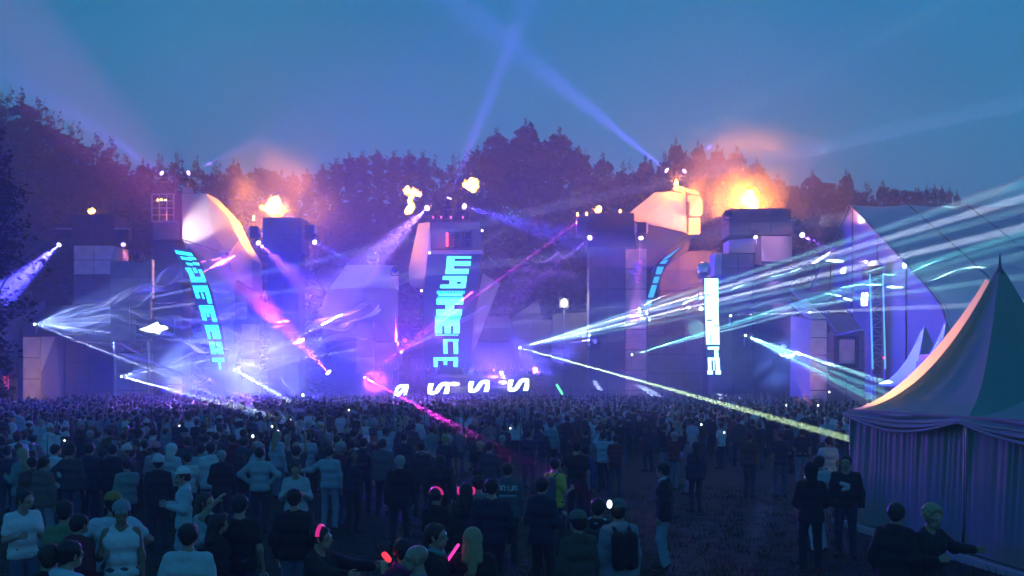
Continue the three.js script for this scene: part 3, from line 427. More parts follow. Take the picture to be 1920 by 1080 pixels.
// ---------------------------------------------------------------- centre tower
{
  const d = 100, o = thing('stage_tower', 'centre tower with a grey head box above the slanted lettered screen', 'stage tower', V(at(850, HZ, d).x, 0, -d));
  const back = (pts, t = 3) => hull([...pts, ...pts.map((p) => V(p.x, p.y, p.z - t))]);
  wpart('head_box', back([at(807, 416, 98.5), at(901, 416, 99), at(906, 469, 98.4), at(809, 468, 97.6)], 4), M.grey, o);
  wpart('cheek_panel', back([at(784, 419, 99.8), at(806.5, 416, 98.6), at(808.5, 468, 97.8), at(802, 474, 97.8), at(792, 541, 98.2), at(768, 533, 99.8), at(766, 505, 100)], 2.6), M.white, o);
  wpart('cheek_panel', back([at(905, 512, 99), at(936, 531, 100), at(888, 600, 99.4), at(884, 668, 99.8)], 2), M.grey, o);
  wpart('body', back([at(800, 474, 98.6), at(904, 474, 98.8), at(888, 600, 99.6), at(884, 700, 100), at(797, 700, 100)], 3.2), M.dark, o);
  clad(o, 770, 960, 640, 760, 101.4, 2, M.mids, 5, 4); clad(o, 890, 955, 592, 640, 101, 1.6, M.mids, 2, 2);
  const fr = []; for (const [x0, y0, x1, y1] of [[807, 416, 901, 416], [807, 416, 809, 468], [901, 416, 906, 469], [809, 468, 906, 469], [840, 430, 840, 466], [852, 430, 852, 466], [862, 430, 862, 466], [872, 430, 872, 466], [884, 430, 884, 466], [834, 430, 890, 430], [834, 448, 890, 448]]) fr.push(bar(at(x0, y0, 97.5), at(x1, y1, 97.5), .07, 5)); wpart('frame', merge(fr), M.dark, o);
  wpart('cabinet', merge([pbox(843, 861, 434, 464, 97.7, .5), pbox(866, 884, 434, 464, 97.7, .5)]), M.black, o);
  wpart('red_lamp', pbox(836, 840.5, 436, 462, 97.3, .15, .02), glow(2.4, .2, .18), o); bulb('red_lamp_light', at(838, 449, 96.6), C(1, .1, .08), 6, 6);
  wpart('truss', merge([bar(at(803, 471, 97.2), at(905, 471, 97.2), .11, 6), bar(at(803, 474.5, 97.2), at(905, 474.5, 97.2), .11, 6), ...Array.from({ length: 18 }, (_, i) => bar(at(804 + i * 5.6, i % 2 ? 471 : 474.5, 97.2), at(809.6 + i * 5.6, i % 2 ? 474.5 : 471, 97.2), .06, 4))]), M.truss, o);
  wpart('rigging', merge([bar(at(815, 416, 99.5), at(815, 404, 99.5), .1, 6), bar(at(885, 416, 99.5), at(885, 404, 99.5), .1, 6), bar(at(808, 408, 99.5), at(892, 408, 99.5), .1, 6), bar(at(803, 408, 99.5), at(803, 396, 99.5), .1), bar(at(841, 408, 99.5), at(841, 388, 99.5), .12), bar(at(866, 408, 99.5), at(866, 394, 99.5), .1), pbox(832, 850, 388, 410, 99.6, .8), pbox(855, 880, 397, 412, 99.6, .7)]), M.black, o);
  for (const x of [812, 827, 845, 868]) { wpart('marker_light', pbox(x - 1.6, x + 1.6, 405, 409, 99, .2, .02), glow(2.4, .25, .5), o); }
  for (const [x, y] of [[805, 474], [904, 432], [790, 545]]) wpart('work_light', pbox(x - 2, x + 2, y - 2, y + 2, 97, .2, .04), glow(4, 3.2, 2.6), o);
  movingLight(at(803, 388, 98), at(620, 560, 78), C(.4, .2, 1), 'left moving light on the head of the centre tower, broad beam down left', { cd: 1.4e5, deg: 6, pen: .85, size: 1.15, hang: false });
  movingLight(at(840, 377, 98.4), at(955, 90, 91), C(.16, .07, 1), 'middle moving light on the head of the centre tower, beam straight up', { cd: 9e4, deg: 4, pen: .8, size: 1.1, hang: false });
  movingLight(at(867, 386, 98), at(1180, 480, 80), BLUE, 'right moving light on the head of the centre tower, beam to the right', { cd: 9e4, deg: 5, pen: .85, size: 1.15, hang: false });
  const s = d / F; flame(at(770, 378, d), [[-.35, 1.1, 0], [.35, .95, 0], [.8, .75, 0], [.05, .5, 0], [-.05, 0, 0], [.1, -.5, 0], [-.3, -.95, 0], [0, -.8, 0]], [.42, .36, .3, .3, .26, .34, .36, .34], FIRE, 160, 'twisting tongue of fire in the air left above the centre tower', 35);
  flame(at(882, 348, d), [[0, 0, 0], [.45, .3, 0], [-.45, .1, 0], [.3, -.35, 0], [.65, -.05, 0], [.1, .4, 0]], [.5, .36, .34, .36, .26, .34], FIRE, 160, 'ragged ball of fire in the air right above the centre tower', 36);
}
{
  const T = ctex(256, 768, (g, w, h) => {
    g.fillStyle = '#001238'; g.fillRect(0, 0, w, h); const q = g.createLinearGradient; g.fillStyle = '#8ef6ff';
    const B = (x, y, a, b) => g.fillRect(x * w, y * h, a * w, b * h), D = (x, y, a, b) => { g.fillStyle = '#001238'; B(x, y, a, b); g.fillStyle = '#8ef6ff'; }, L = (x, y, a, b) => { g.fillStyle = '#28c8f0'; B(x, y, a, b); g.fillStyle = '#8ef6ff'; };
    B(.36, .02, .15, .15); B(.36, .02, .46, .02); B(.5, .062, .32, .04); B(.36, .128, .44, .044);                                          // W on its side
    B(.32, .188, .42, .036); B(.29, .268, .46, .034); B(.56, .188, .22, .112); B(.46, .2, .1, .09); D(.6, .24, .08, .022);                        // A on its side
    L(.24, .325, .54, .03); B(.28, .352, .46, .02); L(.27, .38, .5, .02); B(.25, .4, .52, .055); B(.42, .45, .17, .06); B(.24, .5, .52, .06);      // I H
    L(.22, .565, .53, .03); B(.23, .595, .5, .06); B(.22, .65, .15, .075); B(.42, .65, .13, .075); B(.6, .65, .14, .075);                        // E
    L(.22, .735, .5, .012); B(.4, .78, .33, .02); B(.4, .79, .09, .1); B(.62, .79, .1, .1);                                                       // F
    B(.18, .915, .54, .024); B(.18, .93, .09, .055); B(.4, .93, .08, .04); B(.62, .93, .1, .055);                                                 // E
    for (let i = 0; i < 9; i++) { g.fillStyle = '#001238'; g.fillRect(w * (.3 + i * .055), h * .322, w * .012, h * .04); }
  });
  ledStrip([[803, 902, 476, 97.4], [799, 897, 520, 97.7], [794, 891, 560, 98], [795, 886, 600, 98.2], [796, 883, 640, 98.4], [798, 882, 692, 98.7]], T, [.9, 2.6, 3], 'slanted centre screen with big white and cyan block letters', .5, 0, [.25, .7, 1, 1.6]);
}
// ---------------------------------------------------------------- booth with the four letter screens, deck in front
{
  const o = thing('stage_deck', 'low dark stage deck under the booth at the foot of the centre tower', 'stage', V(at(865, HZ, 97).x, 0, -97));
  wpart('deck', box(at(690, HZ, 97).x, at(1040, HZ, 97).x, 2.25, 2.5, -99.5, -95.2, .03), M.dark, o); wpart('front_skirt', box(at(690, HZ, 95.3).x, at(1040, HZ, 95.3).x, 0, 2.23, -95.6, -95.25, .02), M.black, o);
  wpart('desk', pbox(800, 1000, 703, 709, 95.8, 1), M.dark, o); wpart('desk_leg', merge([810, 870, 930, 990].map((x) => pbox(x - 3, x + 3, 709, 730, 96, .5))), M.black, o);
  const S = (flip) => ctex(128, 96, (g, w, h) => { g.fillStyle = '#01102c'; g.fillRect(0, 0, w, h); g.translate(w / 2, h / 2); g.transform(1, 0, -.22, 1, 0, 0); g.scale(1.22, 1.1); g.strokeStyle = '#f4ffff'; g.lineWidth = 25; g.lineCap = 'butt'; g.lineJoin = 'round'; g.beginPath();
    g.moveTo(-42, -34); g.lineTo(-42, 10); g.quadraticCurveTo(-42, 30, -24, 30); g.quadraticCurveTo(-6, 30, -3, 8); g.lineTo(3, -12); g.quadraticCurveTo(8, -32, 24, -32); g.quadraticCurveTo(42, -32, 42, -10); g.lineTo(42, 36); g.stroke(); });
  const Q = ctex(96, 96, (g, w, h) => { g.fillStyle = '#01102c'; g.fillRect(0, 0, w, h); g.translate(w / 2, h / 2); g.transform(1, 0, -.2, 1, 0, 0); g.strokeStyle = '#f4ffff'; g.lineWidth = 22; g.lineJoin = 'round'; g.beginPath(); g.moveTo(-30, 46); g.lineTo(-30, -6); g.quadraticCurveTo(-28, -32, 0, -32); g.lineTo(32, -32); g.lineTo(32, 40); g.moveTo(-20, 30); g.lineTo(22, -20); g.stroke(); });
  const st = S();
  [[738, 766, 719, 748, Q, 'first small letter screen at the left end of the booth front'], [802, 843, 716, 741, st, 'second small S letter screen along the booth front'], [878, 918, 712, 737, st, 'third small S letter screen along the booth front'], [952, 992, 709, 735, st, 'fourth small S letter screen at the right end of the booth front']].forEach(([x0, x1, y0, y1, t, l]) =>
    ledStrip([[x0, x1, y0, 94.9], [x0, x1, y1, 94.9]], t, [2.6, 3, 3.2], l, .3, 0, [.6, .85, 1, 1.2]));
  for (const [x, y] of [[852, 720], [941, 717]]) { const f = thing('blinder_light', x < 900 ? 'left white oval floodlight between the booth letters' : 'right white oval floodlight between the booth letters', 'stage light', at(x, y, 94.9)); const g = new THREE.SphereGeometry(.5, 18, 10); g.scale(1, .38, .3); part('lamp_glass', g, glow(3.4, 3, 3.2), f); part('lamp_housing', box(-.6, .6, -.28, .28, -.45, -.12, .05), M.black, f); bulb('blinder_light_source', at(x, y, 94.3), C(1, .92, .95), 22, 10); }
}
// ---------------------------------------------------------------- right of centre: small-flame pillar, leaning white roof
{
  const d = 96, o = thing('speaker_pillar', 'dark violet pillar with a small flame on its top, right of the centre tower', 'pillar', V(at(1140, HZ, d).x, 0, -d));
  clad(o, 1104, 1189, 399, 464, d, 3.4, M.darks, 2, 2); clad(o, 1105, 1172, 465, 770, d + .3, 3, M.mids, 2, 8); clad(o, 1173, 1212, 466, 770, d + .8, 2.4, M.whites, 1, 8); wpart('shoulder', pbox(1082, 1104, 402, 440, d + 1, 2), M.mid, o);
  wpart('speaker', merge([pbox(1098, 1116, 416, 436, d - .6, .6), pbox(1196, 1212, 416, 436, d - .4, .7)]), M.black, o); wpart('side_panel', merge([pbox(1191, 1194, 418, 436, d - .4, .6), pbox(1211, 1215, 417, 437, d - .4, .6)]), M.white, o); wpart('bracket', pbox(1188, 1198, 424, 427, d - .1, .2), M.metal, o);
  flame(at(1122, 395, d + .6), [[0, .08, 0], [.1, .2, 0], [-.18, .02, 0]], [.3, .24, .2], FIRE, 160, 'small bright flame on top of the dark violet pillar', 45);
  for (const [x, y, l] of [[1083, 403, 'tiny flame at the left shoulder of the dark violet pillar'], [1100, 402, 'tiny flame left of the small bright flame on the violet pillar'], [1163, 397, 'tiny flame at the right corner of the dark violet pillar']]) flame(at(x, y, d + 1), [[0, 0, 0], [0, .14, 0]], [.12, .08], FIRE, 0, l, x);
  movingLight(at(1108, 444, d - 1.2), at(900, 615, 76), PURPLE, 'moving light at the left corner of the dark violet pillar', { cd: 6e4, deg: 3, pen: .8 });
  movingLight(at(1202, 443, d - 1.2), at(1189, 640, 84), PINK, 'moving light at the right side of the dark violet pillar, pink beam straight down', { cd: 2.4e4, deg: 4, pen: .8 });
  const rl = thing('costumed_figure', 'pink lit decorative figure hanging in the beam under the violet pillar', 'decoration', at(1196, 508, d - 1.6)); { const gs = []; for (const [x, y, s, t] of [[.1, .65, .34, .7], [.2, .2, .4, .9], [-.25, -.15, .36, .5], [-.55, -.05, .22, .4], [.05, -.6, .34, .6], [-.05, -.95, .2, .5]]) { const g = new THREE.IcosahedronGeometry(s, 2); g.scale(1.1, t + .2, .8); g.rotateZ(x); g.translate(x, y, 0); gs.push(g); } part('body', merge(gs), mat(.7, .25, .35, .5), rl); part('cord', bar(V(.1, .95, 0), V(.1, 2.6, 0), .03, 5), M.black, rl); }
}
{
  const o = thing('stage_tower', 'leaning white roof-shaped tower head with a fire-lit box on its right', 'stage tower', V(at(1250, HZ, 99).x, 0, -99));
  const back = (pts, t = 3) => hull([...pts, ...pts.map((p) => V(p.x, p.y, p.z - t))]);
  wpart('front_panel', back([at(1181, 398, 99.4), at(1227, 361, 100), at(1286, 358, 99.4), at(1288, 437, 97.6), at(1190, 414, 98.8)], 3.6), M.white, o);
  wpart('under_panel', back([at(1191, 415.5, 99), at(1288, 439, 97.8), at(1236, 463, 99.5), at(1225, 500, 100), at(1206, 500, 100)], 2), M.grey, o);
  wpart('fire_box', back([at(1290, 366, 98.8), at(1312, 368, 98.4), at(1317, 378, 98.4), at(1317, 402, 98.2), at(1311, 406, 98.2), at(1291, 404, 98.2)], 3), M.white, o); wpart('fire_box', pbox(1291, 1313, 408, 440, 98.4, 2.6), M.white, o);
  wpart('ledge', back([at(1262, 352, 99.4), at(1276, 349, 99.4), at(1296, 358, 99.2), at(1312, 361, 99), at(1312, 366, 99), at(1264, 358, 99.4)], 2), M.white, o); wpart('slot', pbox(1289, 1293, 378, 402, 98, .3, .02), M.black, o);
  clad(o, 1236, 1345, 470, 770, 103, 1.2, M.mids, 3, 8); wpart('mast', merge([bar(at(1268, 352, 100), at(1268, 322, 100), .16, 6), bar(at(1254, 330, 100), at(1283, 330, 100), .1, 6)]), M.dark, o);
  wpart('brace', back([at(1236, 466, 99.6), at(1296, 441, 99), at(1290, 470, 99.4), at(1250, 500, 99.8)], 1.2), M.mid, o);
  flame(at(1268, 345, 98.6), [[0, 0, 0], [.02, .3, 0]], [.26, .16], FIRE, 100, 'small candle-like flame at the top of the leaning white tower head', 55);
  bulb('flame_light', at(1303, 352, 94.5), FIRE, 60, 20);  // orange light in front of the boxes, with no flame of its own
  movingLight(at(1254, 323, 98.6), at(1015, 130, 90), C(.13, .08, 1), 'left moving light on the leaning white tower head, long beam up left', { cd: 1.15e5, deg: 4.2, pen: .8, size: 1.15, hang: false });
  movingLight(at(1280, 324, 98.6), at(1440, 170, 88), BLUE, 'right moving light on the leaning white tower head, beam up right', { cd: 5e3, deg: 3.6, pen: .8, size: 1, hang: false });
  const T = ctex(64, 256, (g, w, h) => { g.fillStyle = '#02081c'; g.fillRect(0, 0, w, h); g.fillStyle = '#66c8ff'; for (const [y, b] of [[.02, .22], [.28, .07], [.4, .13], [.57, .1], [.7, .18], [.91, .08]]) g.fillRect(w * .24, h * y, w * .6, h * b); });
  ledStrip([[1262, 1287, 476, 98, 456], [1238, 1262, 489, 98, 478], [1228, 1248, 500, 98], [1222, 1239, 522, 98.2], [1214, 1231, 547, 98.4], [1205, 1222, 574, 98.6]], T, [.5, 1.2, 1.6], 'bent dark strip with blue light blocks under the leaning white tower head', .4, 0, [.3, .6, 1, .6]);
  const wl = thing('work_light', 'round warm white floodlight standing in the haze right of the centre tower', 'floodlight', at(1058, 568, 100)); const g = new THREE.SphereGeometry(.36, 16, 12); g.scale(.85, 1.15, .6); part('lamp_glass', g, glow(5, 4.4, 3.2), wl); part('lamp_housing', box(-.5, .5, -.5, .5, -.7, -.2, .06), M.black, wl); part('stand', bar(V(0, -.4, -.4), V(0, -EYE - 7.3, -.4), .07, 6), M.mid, wl); bulb('work_light_source', at(1058, 568, 99), C(1, .9, .66), 60, 16);
}
{ // low walls and boxes right of the centre, mostly lost in the haze
  const o = thing('stage_wall', 'long low stage wall lost in violet haze between the centre and the right pillar', 'stage wall', V(at(1180, HZ, 102).x, 0, -102));
  clad(o, 962, 1034, 600, 770, 102, 1, M.mids, 2, 5, 'panel'); clad(o, 1036, 1103, 586, 770, 102.4, 1, M.mids, 2, 5, 'panel'); wpart('panel', hull([at(900, 640, 103), at(1010, 560, 103), at(1030, 700, 103), at(900, 700, 103), at(900, 640, 104), at(1010, 560, 104), at(1030, 700, 104), at(900, 700, 104)]), M.mid, o); clad(o, 1214, 1318, 560, 770, 101, .8, M.greys, 3, 6, 'panel');
}
// ---------------------------------------------------------------- right pillar, its screen and the right wing
{
  const d = 92, o = thing('speaker_pillar', 'dark box pillar with white panels under the big orange flame on the right', 'pillar', V(at(1425, HZ, d).x, 0, -d));
  clad(o, 1368, 1484, 390, 441, d, 3.6, M.mids, 3, 2); wpart('white_panel', plate([[1428, 442.5, d - .3], [1485, 442.5, d], [1485, 490, d], [1428, 490, d - .3]], 3), M.white, o); wpart('white_panel', plate([[1367, 450, d - .1], [1417, 446, d - .5], [1417, 474, d - .5], [1367, 474, d - .1]], 2.6), M.white, o);
  wpart('fold_panel', plate([[1417.5, 446, d - .5], [1427.5, 443, d - .3], [1427.5, 498, d - .3], [1414, 494, d - .6]], 2), M.grey, o);
  clad(o, 1355, 1413, 475, 530, d - .8, 2.4, M.greys, 2, 2); wpart('edge_panel', pbox(1339.5, 1354, 474, 516, d - 1.2, 2.2), M.white, o); clad(o, 1412, 1482, 498, 770, d + .4, 2.6, M.darks, 2, 8); clad(o, 1336, 1410, 531, 770, d + .6, 2, M.mids, 2, 7);
  wpart('speaker', pbox(1487, 1502, 413, 437, d - .3, .8), M.black, o); wpart('bracket', pbox(1483, 1505, 411, 413.5, d - .2, .4), M.metal, o);
  flame(at(1405, 375, d + 1.4), [[0, 0, 0], [.1, .2, 0], [-.1, .15, .1], [.25, -.3, 0], [.5, -.55, 0]], [.84, .62, .56, .55, .34], FIRE, 1900, 'big round orange flame over the dark box on the right', 65, 18, .55);
  movingLight(at(1416, 443, d - 1), at(1452, 540, 82), LILAC, 'moving light in front of the white panels of the right pillar', { cd: 1.2e4, deg: 4, pen: .8, size: .8 });
  movingLight(at(1503, 440, d - 1), at(1700, 560, 60), PURPLE, 'moving light on the right arm of the right pillar, beam slanting down right', { cd: 2.4e4, deg: 3.4, pen: .8 });
  const b = thing('mirror_ball', 'glass ball above the bright white screen on the right', 'mirror ball', at(1319, 505, 90)); part('ball', new THREE.SphereGeometry(.7, 20, 14), M.chrome, b); part('foot', (() => { const q = new THREE.CylinderGeometry(.28, .4, .2, 12); q.translate(0, -.72, 0); return q; })(), M.metal, b);
  const T = ctex(96, 512, (g, w, h) => { g.fillStyle = '#041a3a'; g.fillRect(0, 0, w, h); const B = (x, y, a, b, c = '#ecffff') => { g.fillStyle = c; g.fillRect(x * w, y * h, a * w, b * h); }; B(0, 0, 1, .7); B(0, .17, .3, .012, '#2a86b0'); B(.7, .06, .3, .01, '#6cc'); B(.1, .44, .4, .014, '#0a3a60'); B(.62, .5, .38, .012, '#5cc'); B(.3, .6, .1, .09, '#8ff'); B(.1, .72, .85, .03); B(.58, .72, .3, .13); B(.08, .83, .86, .13); B(.34, .86, .12, .1, '#041a3a'); B(.56, .86, .08, .1, '#041a3a'); B(.02, .96, .4, .04); B(.6, .96, .4, .04); });
  ledStrip([[1321, 1346.5, 522, 88.8], [1322, 1347, 580, 88.8], [1324, 1349, 640, 88.8], [1326, 1352, 702, 88.8]], T, [1.9, 3.2, 3.6], 'narrow blazing white screen with blocky letters on the right', .5, 0, [.35, .8, 1, 3.5]);
}
{
  const d = 80, o = thing('stage_wing', 'right wing of the stage with a pink wall panel and a dark doorway', 'stage wing', V(at(1550, HZ, d).x, 0, -d));
  clad(o, 1519, 1551, 600, 765, d, .6, M.whites, 1, 5, 'wall_panel'); wpart('folded_panel', plate([[1486, 592, d + 2], [1518.4, 600, d + .1], [1518.4, 765, d + .1], [1484, 765, d + 2]], .5), M.grey, o); wpart('folded_panel', plate([[1484, 568, d + 1.6], [1519, 598, d + .2], [1552, 598, d], [1512, 560, d + 1.4]], .5), M.white, o);
  wpart('roof', plate([[1482, 540, d + 2.4], [1556, 548, d + .8], [1622, 622, d - .6], [1568, 622, d - .6], [1553, 597, d - .1]], .6), M.mid, o); clad(o, 1552, 1622, 622, 765, d + .3, .5, M.greys, 2, 4);
  wpart('door_frame', merge([pbox(1566, 1572, 630, 690, d - .1, .3), pbox(1605, 1611, 630, 690, d - .1, .3), pbox(1572, 1605, 630, 636, d - .1, .3), pbox(1572, 1605, 682, 690, d - .1, .3)]), M.black, o); wpart('door', pbox(1572, 1605, 636, 682, d + .2, .15), M.white, o); clad(o, 1336, 1483, 545, 765, 95.2, .6, M.mids, 4, 7);
}
{ // truss tower with two glowing tubes
  const d = 79.3, o = thing('truss_tower', 'slim truss tower with two blue glowing tubes in front of the marquee gable', 'truss tower', V(at(1645, HZ, d).x, 0, -d));
  const gs = [], A = (x, y, q) => at(x, y, q), base = (x, q) => V(at(x, HZ, q).x, 0, -q);
  for (const [xt, xb] of [[1630, 1636], [1655, 1660]]) for (const q of [d, d + 1.1]) gs.push(bar(A(xt, 500, q), base(xb, q), .05, 5));
  for (let i = 0; i < 12; i++) { const y = 502 + i * 16, y2 = y + 16, l = (k) => lerp(1630, 1636, (k - 500) / 200), r = (k) => lerp(1655, 1660, (k - 500) / 200); gs.push(bar(A(i % 2 ? l(y) : r(y), y, d), A(i % 2 ? r(y2) : l(y2), y2, d), .03, 4), bar(A(l(y), y, d), A(r(y), y, d), .03, 4)); }
  wpart('truss', merge(gs), M.truss, o); wpart('head_box', pbox(1627, 1656, 498, 522, d - .3, 1.4), M.dark, o); wpart('ballast', pbox(1625, 1668, 760, 785, d - .3, 2), M.black, o); wpart('cover', pbox(1638, 1653, 524, 700, d + .4, .2), M.mid, o);
  for (const [xt, xb] of [[1631, 1636.5], [1655.5, 1660]]) wpart('tube_light', bar(A(xt, 514, d - .35), A(xb, 692, d - .35), .055, 8), glow(.15, .75, 2.2), o);
  for (const [xt, xb] of [[1631, 1636.5], [1655.5, 1660]]) { const l = new THREE.RectAreaLight(C(.1, .4, 1), 4, .12, 7); l.name = 'tube_light_source'; l.position.copy(A((xt + xb) / 2, 603, d - .5)); l.lookAt(A((xt + xb) / 2, 603, d - 5)); scene.add(l); }
  const g = new THREE.SphereGeometry(.5, 16, 8, 0, 6.3, 0, Math.PI / 2); const c = at(1639, 499, d + .3); g.translate(c.x, c.y, c.z); wpart('dome', g, M.white, o); wpart('dome_lamp', (() => { const q = new THREE.SphereGeometry(.13, 10, 8), c2 = at(1623.5, 491, d); q.translate(c2.x, c2.y, c2.z); return q; })(), glow(4, 2.8, 2.2), o); bulb('dome_lamp_light', at(1622, 491, d - .5), C(1, .8, .65), 12, 8);
  wpart('marker_light', (() => { const q = new THREE.SphereGeometry(.1, 8, 6), c2 = at(1657, 671, d - .5); q.translate(c2.x, c2.y, c2.z); return q; })(), glow(3, .2, .3), o);
}
{ // red van-sized stall behind the crowd by the small tents
  const o = thing('food_stall', 'small red stall under the two small pagoda tents', 'stall', V(at(1755, HZ, 57).x, 0, -57));
  wpart('body', pbox(1742, 1790, 664, 676, 57, 1.5), mat(.35, .05, .06, .6), o); wpart('counter', pbox(1740, 1792, 676, 690, 56.8, 1.7), M.mid, o); wpart('sign', pbox(1748, 1760, 666, 672, 56.9, .06, .01), M.white, o);
}
// ---------------------------------------------------------------- wash lights standing on the ground and on the stage roofs
function wash(p, to, color, cd, deg, label, pen = .6) {
  const o = thing('wash_light', label, 'stage light', p), dir = to.clone().sub(p).normalize(), q = new THREE.Quaternion().setFromUnitVectors(V(0, 1, 0), dir);
  const f = part('fork', forkGeo, M.black, o); f.position.y = -.1; const h = part('lamp_head', headGeo, M.black, o); h.quaternion.copy(q); part('lens', lensGeo, glow(color.r * 2, color.g * 2, color.b * 2), h);
  spot('wash_beam', p.clone().addScaledVector(dir, .36), to, color, cd, deg, pen, 14);
}
const G = (px, d, y = .55) => V(at(px, HZ, d).x, y, -d);
const W1 = C(.38, .1, 1), W2 = C(1, .38, .8), W3 = C(.9, .6, .9), WB = C(.06, .05, 1);
wash(G(230, 92), at(150, 600, 103), WB, 900, 40, 'floor wash light at the foot of the left wing, shining deep blue');
wash(G(330, 90), at(360, 560, 98), W1, 500, 30, 'floor wash light under the left tower, shining violet');
wash(at(262, 479, 91.9), at(388, 412, 98.4), C(1, .74, .74), 1100, 15, 'warm spotlight on top of the lilac panel wall, aimed at the left tower');
wash(G(560, 90), at(660, 510, 97), W2, 380, 20, 'floor wash light left of the white folded block, shining pink');
wash(at(741, 505, 92), at(790, 470, 98), W2, 70, 30, 'small pink spotlight beside the folded block, aimed at the centre tower cheek');
wash(G(1040, 90), at(930, 560, 99), W1, 420, 34, 'floor wash light right of the booth, shining violet');
wash(at(1365, 400, 90), at(1245, 400, 99), W2, 330, 16, 'pink spotlight on the right pillar, aimed at the leaning tower head');
wash(G(1280, 88), at(1190, 520, 97), W1, 420, 34, 'floor wash light right of the violet pillar, shining violet');
wash(at(1495, 418, 88), at(1435, 468, 92), W2, 40, 40, 'small pink spotlight on the right arm of the right pillar, aimed at its white panels');
wash(G(1500, 74), at(1535, 650, 80), W2, 120, 34, 'floor wash light by the right wing, shining pink on the wall panel');
wash(G(20, 95), at(70, 690, 103), C(1, .45, .35), 110, 36, 'floor wash light by the left doorway, shining warm on the white panel');
wash(at(935, 715, 94.8), at(905, 690, 97), C(1, .4, .28), 170, 60, 'small added orange light at the deck edge, aimed at the raised arms');  // lamp added to brighten the people on the deck
// wide lights added low on the stage to colour the haze
for (const [x, y, d, tx, ty, td, c, cd, deg, l] of [[300, 735, 86, 480, 640, 84, C(.012, .01, 1), 17000, 42, 'added wide deep blue light on the ground before the left tower, sweeping right'], [500, 640, 96, 330, 740, 66, C(.02, .01, 1), 8000, 30, 'added wide blue light low beside the brown box pillar, sweeping left over the crowd'], [590, 560, 99, 540, 520, 82, C(.06, .015, 1), 5000, 36, 'added wide violet-blue light behind the folded block, facing up the field'], [1012, 700, 90, 800, 600, 76, C(.2, .06, 1), 2400, 32, 'added wide violet light beside the centre tower, facing up the field'], [760, 640, 100, 700, 560, 84, C(.5, .05, 1), 1800, 36, 'added wide purple light left of the centre tower, facing up the field'], [1330, 600, 90, 1080, 640, 62, C(.08, .14, 1), 3000, 26, 'added wide blue light behind the right screen, sweeping over the right crowd'], [1120, 640, 92, 900, 640, 84, C(.12, .1, 1), 3000, 34, 'added wide blue-violet light under the violet pillar, facing the field']])
  wash(at(x, y, d), at(tx, ty, td), c, cd * 2, deg, l);
wash(at(1470, 650, 84), at(1180, 850, 36), C(.1, .2, .75), 6500, 14, 'added wide blue light before the right wing, sweeping low over the open ground');  // added as well, to light the low haze over the crowd
wash(V(8.75, 1.95, -24.1), V(8.6, 3.5, -21.2), C(1, .36, .08), 170, 38, 'added unseen warm lamp behind the near pagoda tent, shining up at its roof edge');  // lamp added out of view to light the hip strip from behind
// ---------------------------------------------------------------- lasers: each projector throws a fan of narrow beams through the haze
const SIG = scene.fog.density;
function laser(px, py, d, label, lines, size = 1) {
  const p = at(px, py, d), o = thing('laser_projector', label, 'laser', p);
  part('housing', box(-.3 * size, .3 * size, -.22 * size, .2 * size, -.75 * size, -.12, .03), M.black, o); part('light_aperture', (() => { const g = new THREE.SphereGeometry(.13 * size, 12, 8); return g; })(), glow(4, 5, 4.5), o); part('bracket', bar(V(0, -.2, -.4), V(0, -.9, -.4), .06, 6), M.metal, o);
  lines.forEach(([x, y, dd, c, L, deg0, slit0]) => {
    const t = at(x, y, dd), near = dd < 60, bare = slit0 === false, deg = bare ? .5 : near ? .9 : 1.05, slit = bare ? 0 : slit0 || clamp(deg0 * .75, .2, .42), r = p.distanceTo(t) * .4, dir = t.clone().sub(p).normalize(), eye = p.clone().addScaledVector(dir, r).sub(V(0, EYE, 0)).normalize(), across = Math.max(.08, Math.sqrt(1 - dir.dot(eye) ** 2));
    spot('laser_beam', p.clone().addScaledVector(dir, .02), t, c, across * (near || bare ? L : 2.6 * L) * 6.28 * r / (SIG * Math.tan(deg * Math.PI / 180)), deg, slit ? .1 : .5, slit ? .006 : .08);
    if (slit) { // two blades added a metre ahead cut the beam down to a thin sheet
      const n = new THREE.Vector3().crossVectors(dir, eye).normalize(), w = new THREE.Vector3().crossVectors(n, dir), q = new THREE.Quaternion().setFromRotationMatrix(new THREE.Matrix4().makeBasis(w, n, dir)), gap = Math.tan(slit * Math.PI / 180);
      for (const s of [-1, 1]) { const b = part('added_slit_blade', new THREE.BoxGeometry(.07, .04, .004), M.black, o); b.position.copy(dir).multiplyScalar(1.02).addScaledVector(n, s * (gap + .02)); b.quaternion.copy(q); }
    }
  });
}
const WG = C(.8, 1, .72), CY = C(.35, .85, .85), TE = C(.2, .85, .8), GR = C(.5, 1, .3), BW = C(.5, .62, 1), BL = C(.3, .42, 1);
laser(975, 652, 95, 'laser at the apex of the big pale green fan right of the booth', [
  [1640, 843, 24.5, C(.8, 1, .6), 2.4, .5, .14], [1640, 833, 24.5, GR, 1.4, .5, .1],
      [1920, 343, 70, CY, 0.88, .26, false], [1920, 371, 70, ICE, 1.98, .3, false], [1920, 392, 72, CY, 1.1, .36, false], [1920, 426, 70, ICE, 1.76, .3, false], [1920, 448, 72, CY, 0.88, .46, false], [1400, 575, 72, CY, 0.66, .8, false], 
], 1);
laser(1185, 665, 93, 'laser at the apex of the teal fan under the leaning tower head', [
  [1920, 436, 66, TE, 1.98, .3, false], [1920, 452, 66, TE, 0.88, .24, false], [1920, 476, 66, CY, 0.79, .6, false]], .8);
laser(1370, 592, 88, 'laser at the apex of the short white fan right of the bright screen', [[1760, 540, 64, CY, 1.1, .6, false], [1760, 575, 64, ICE, 1.1, .7, false], ], .8);
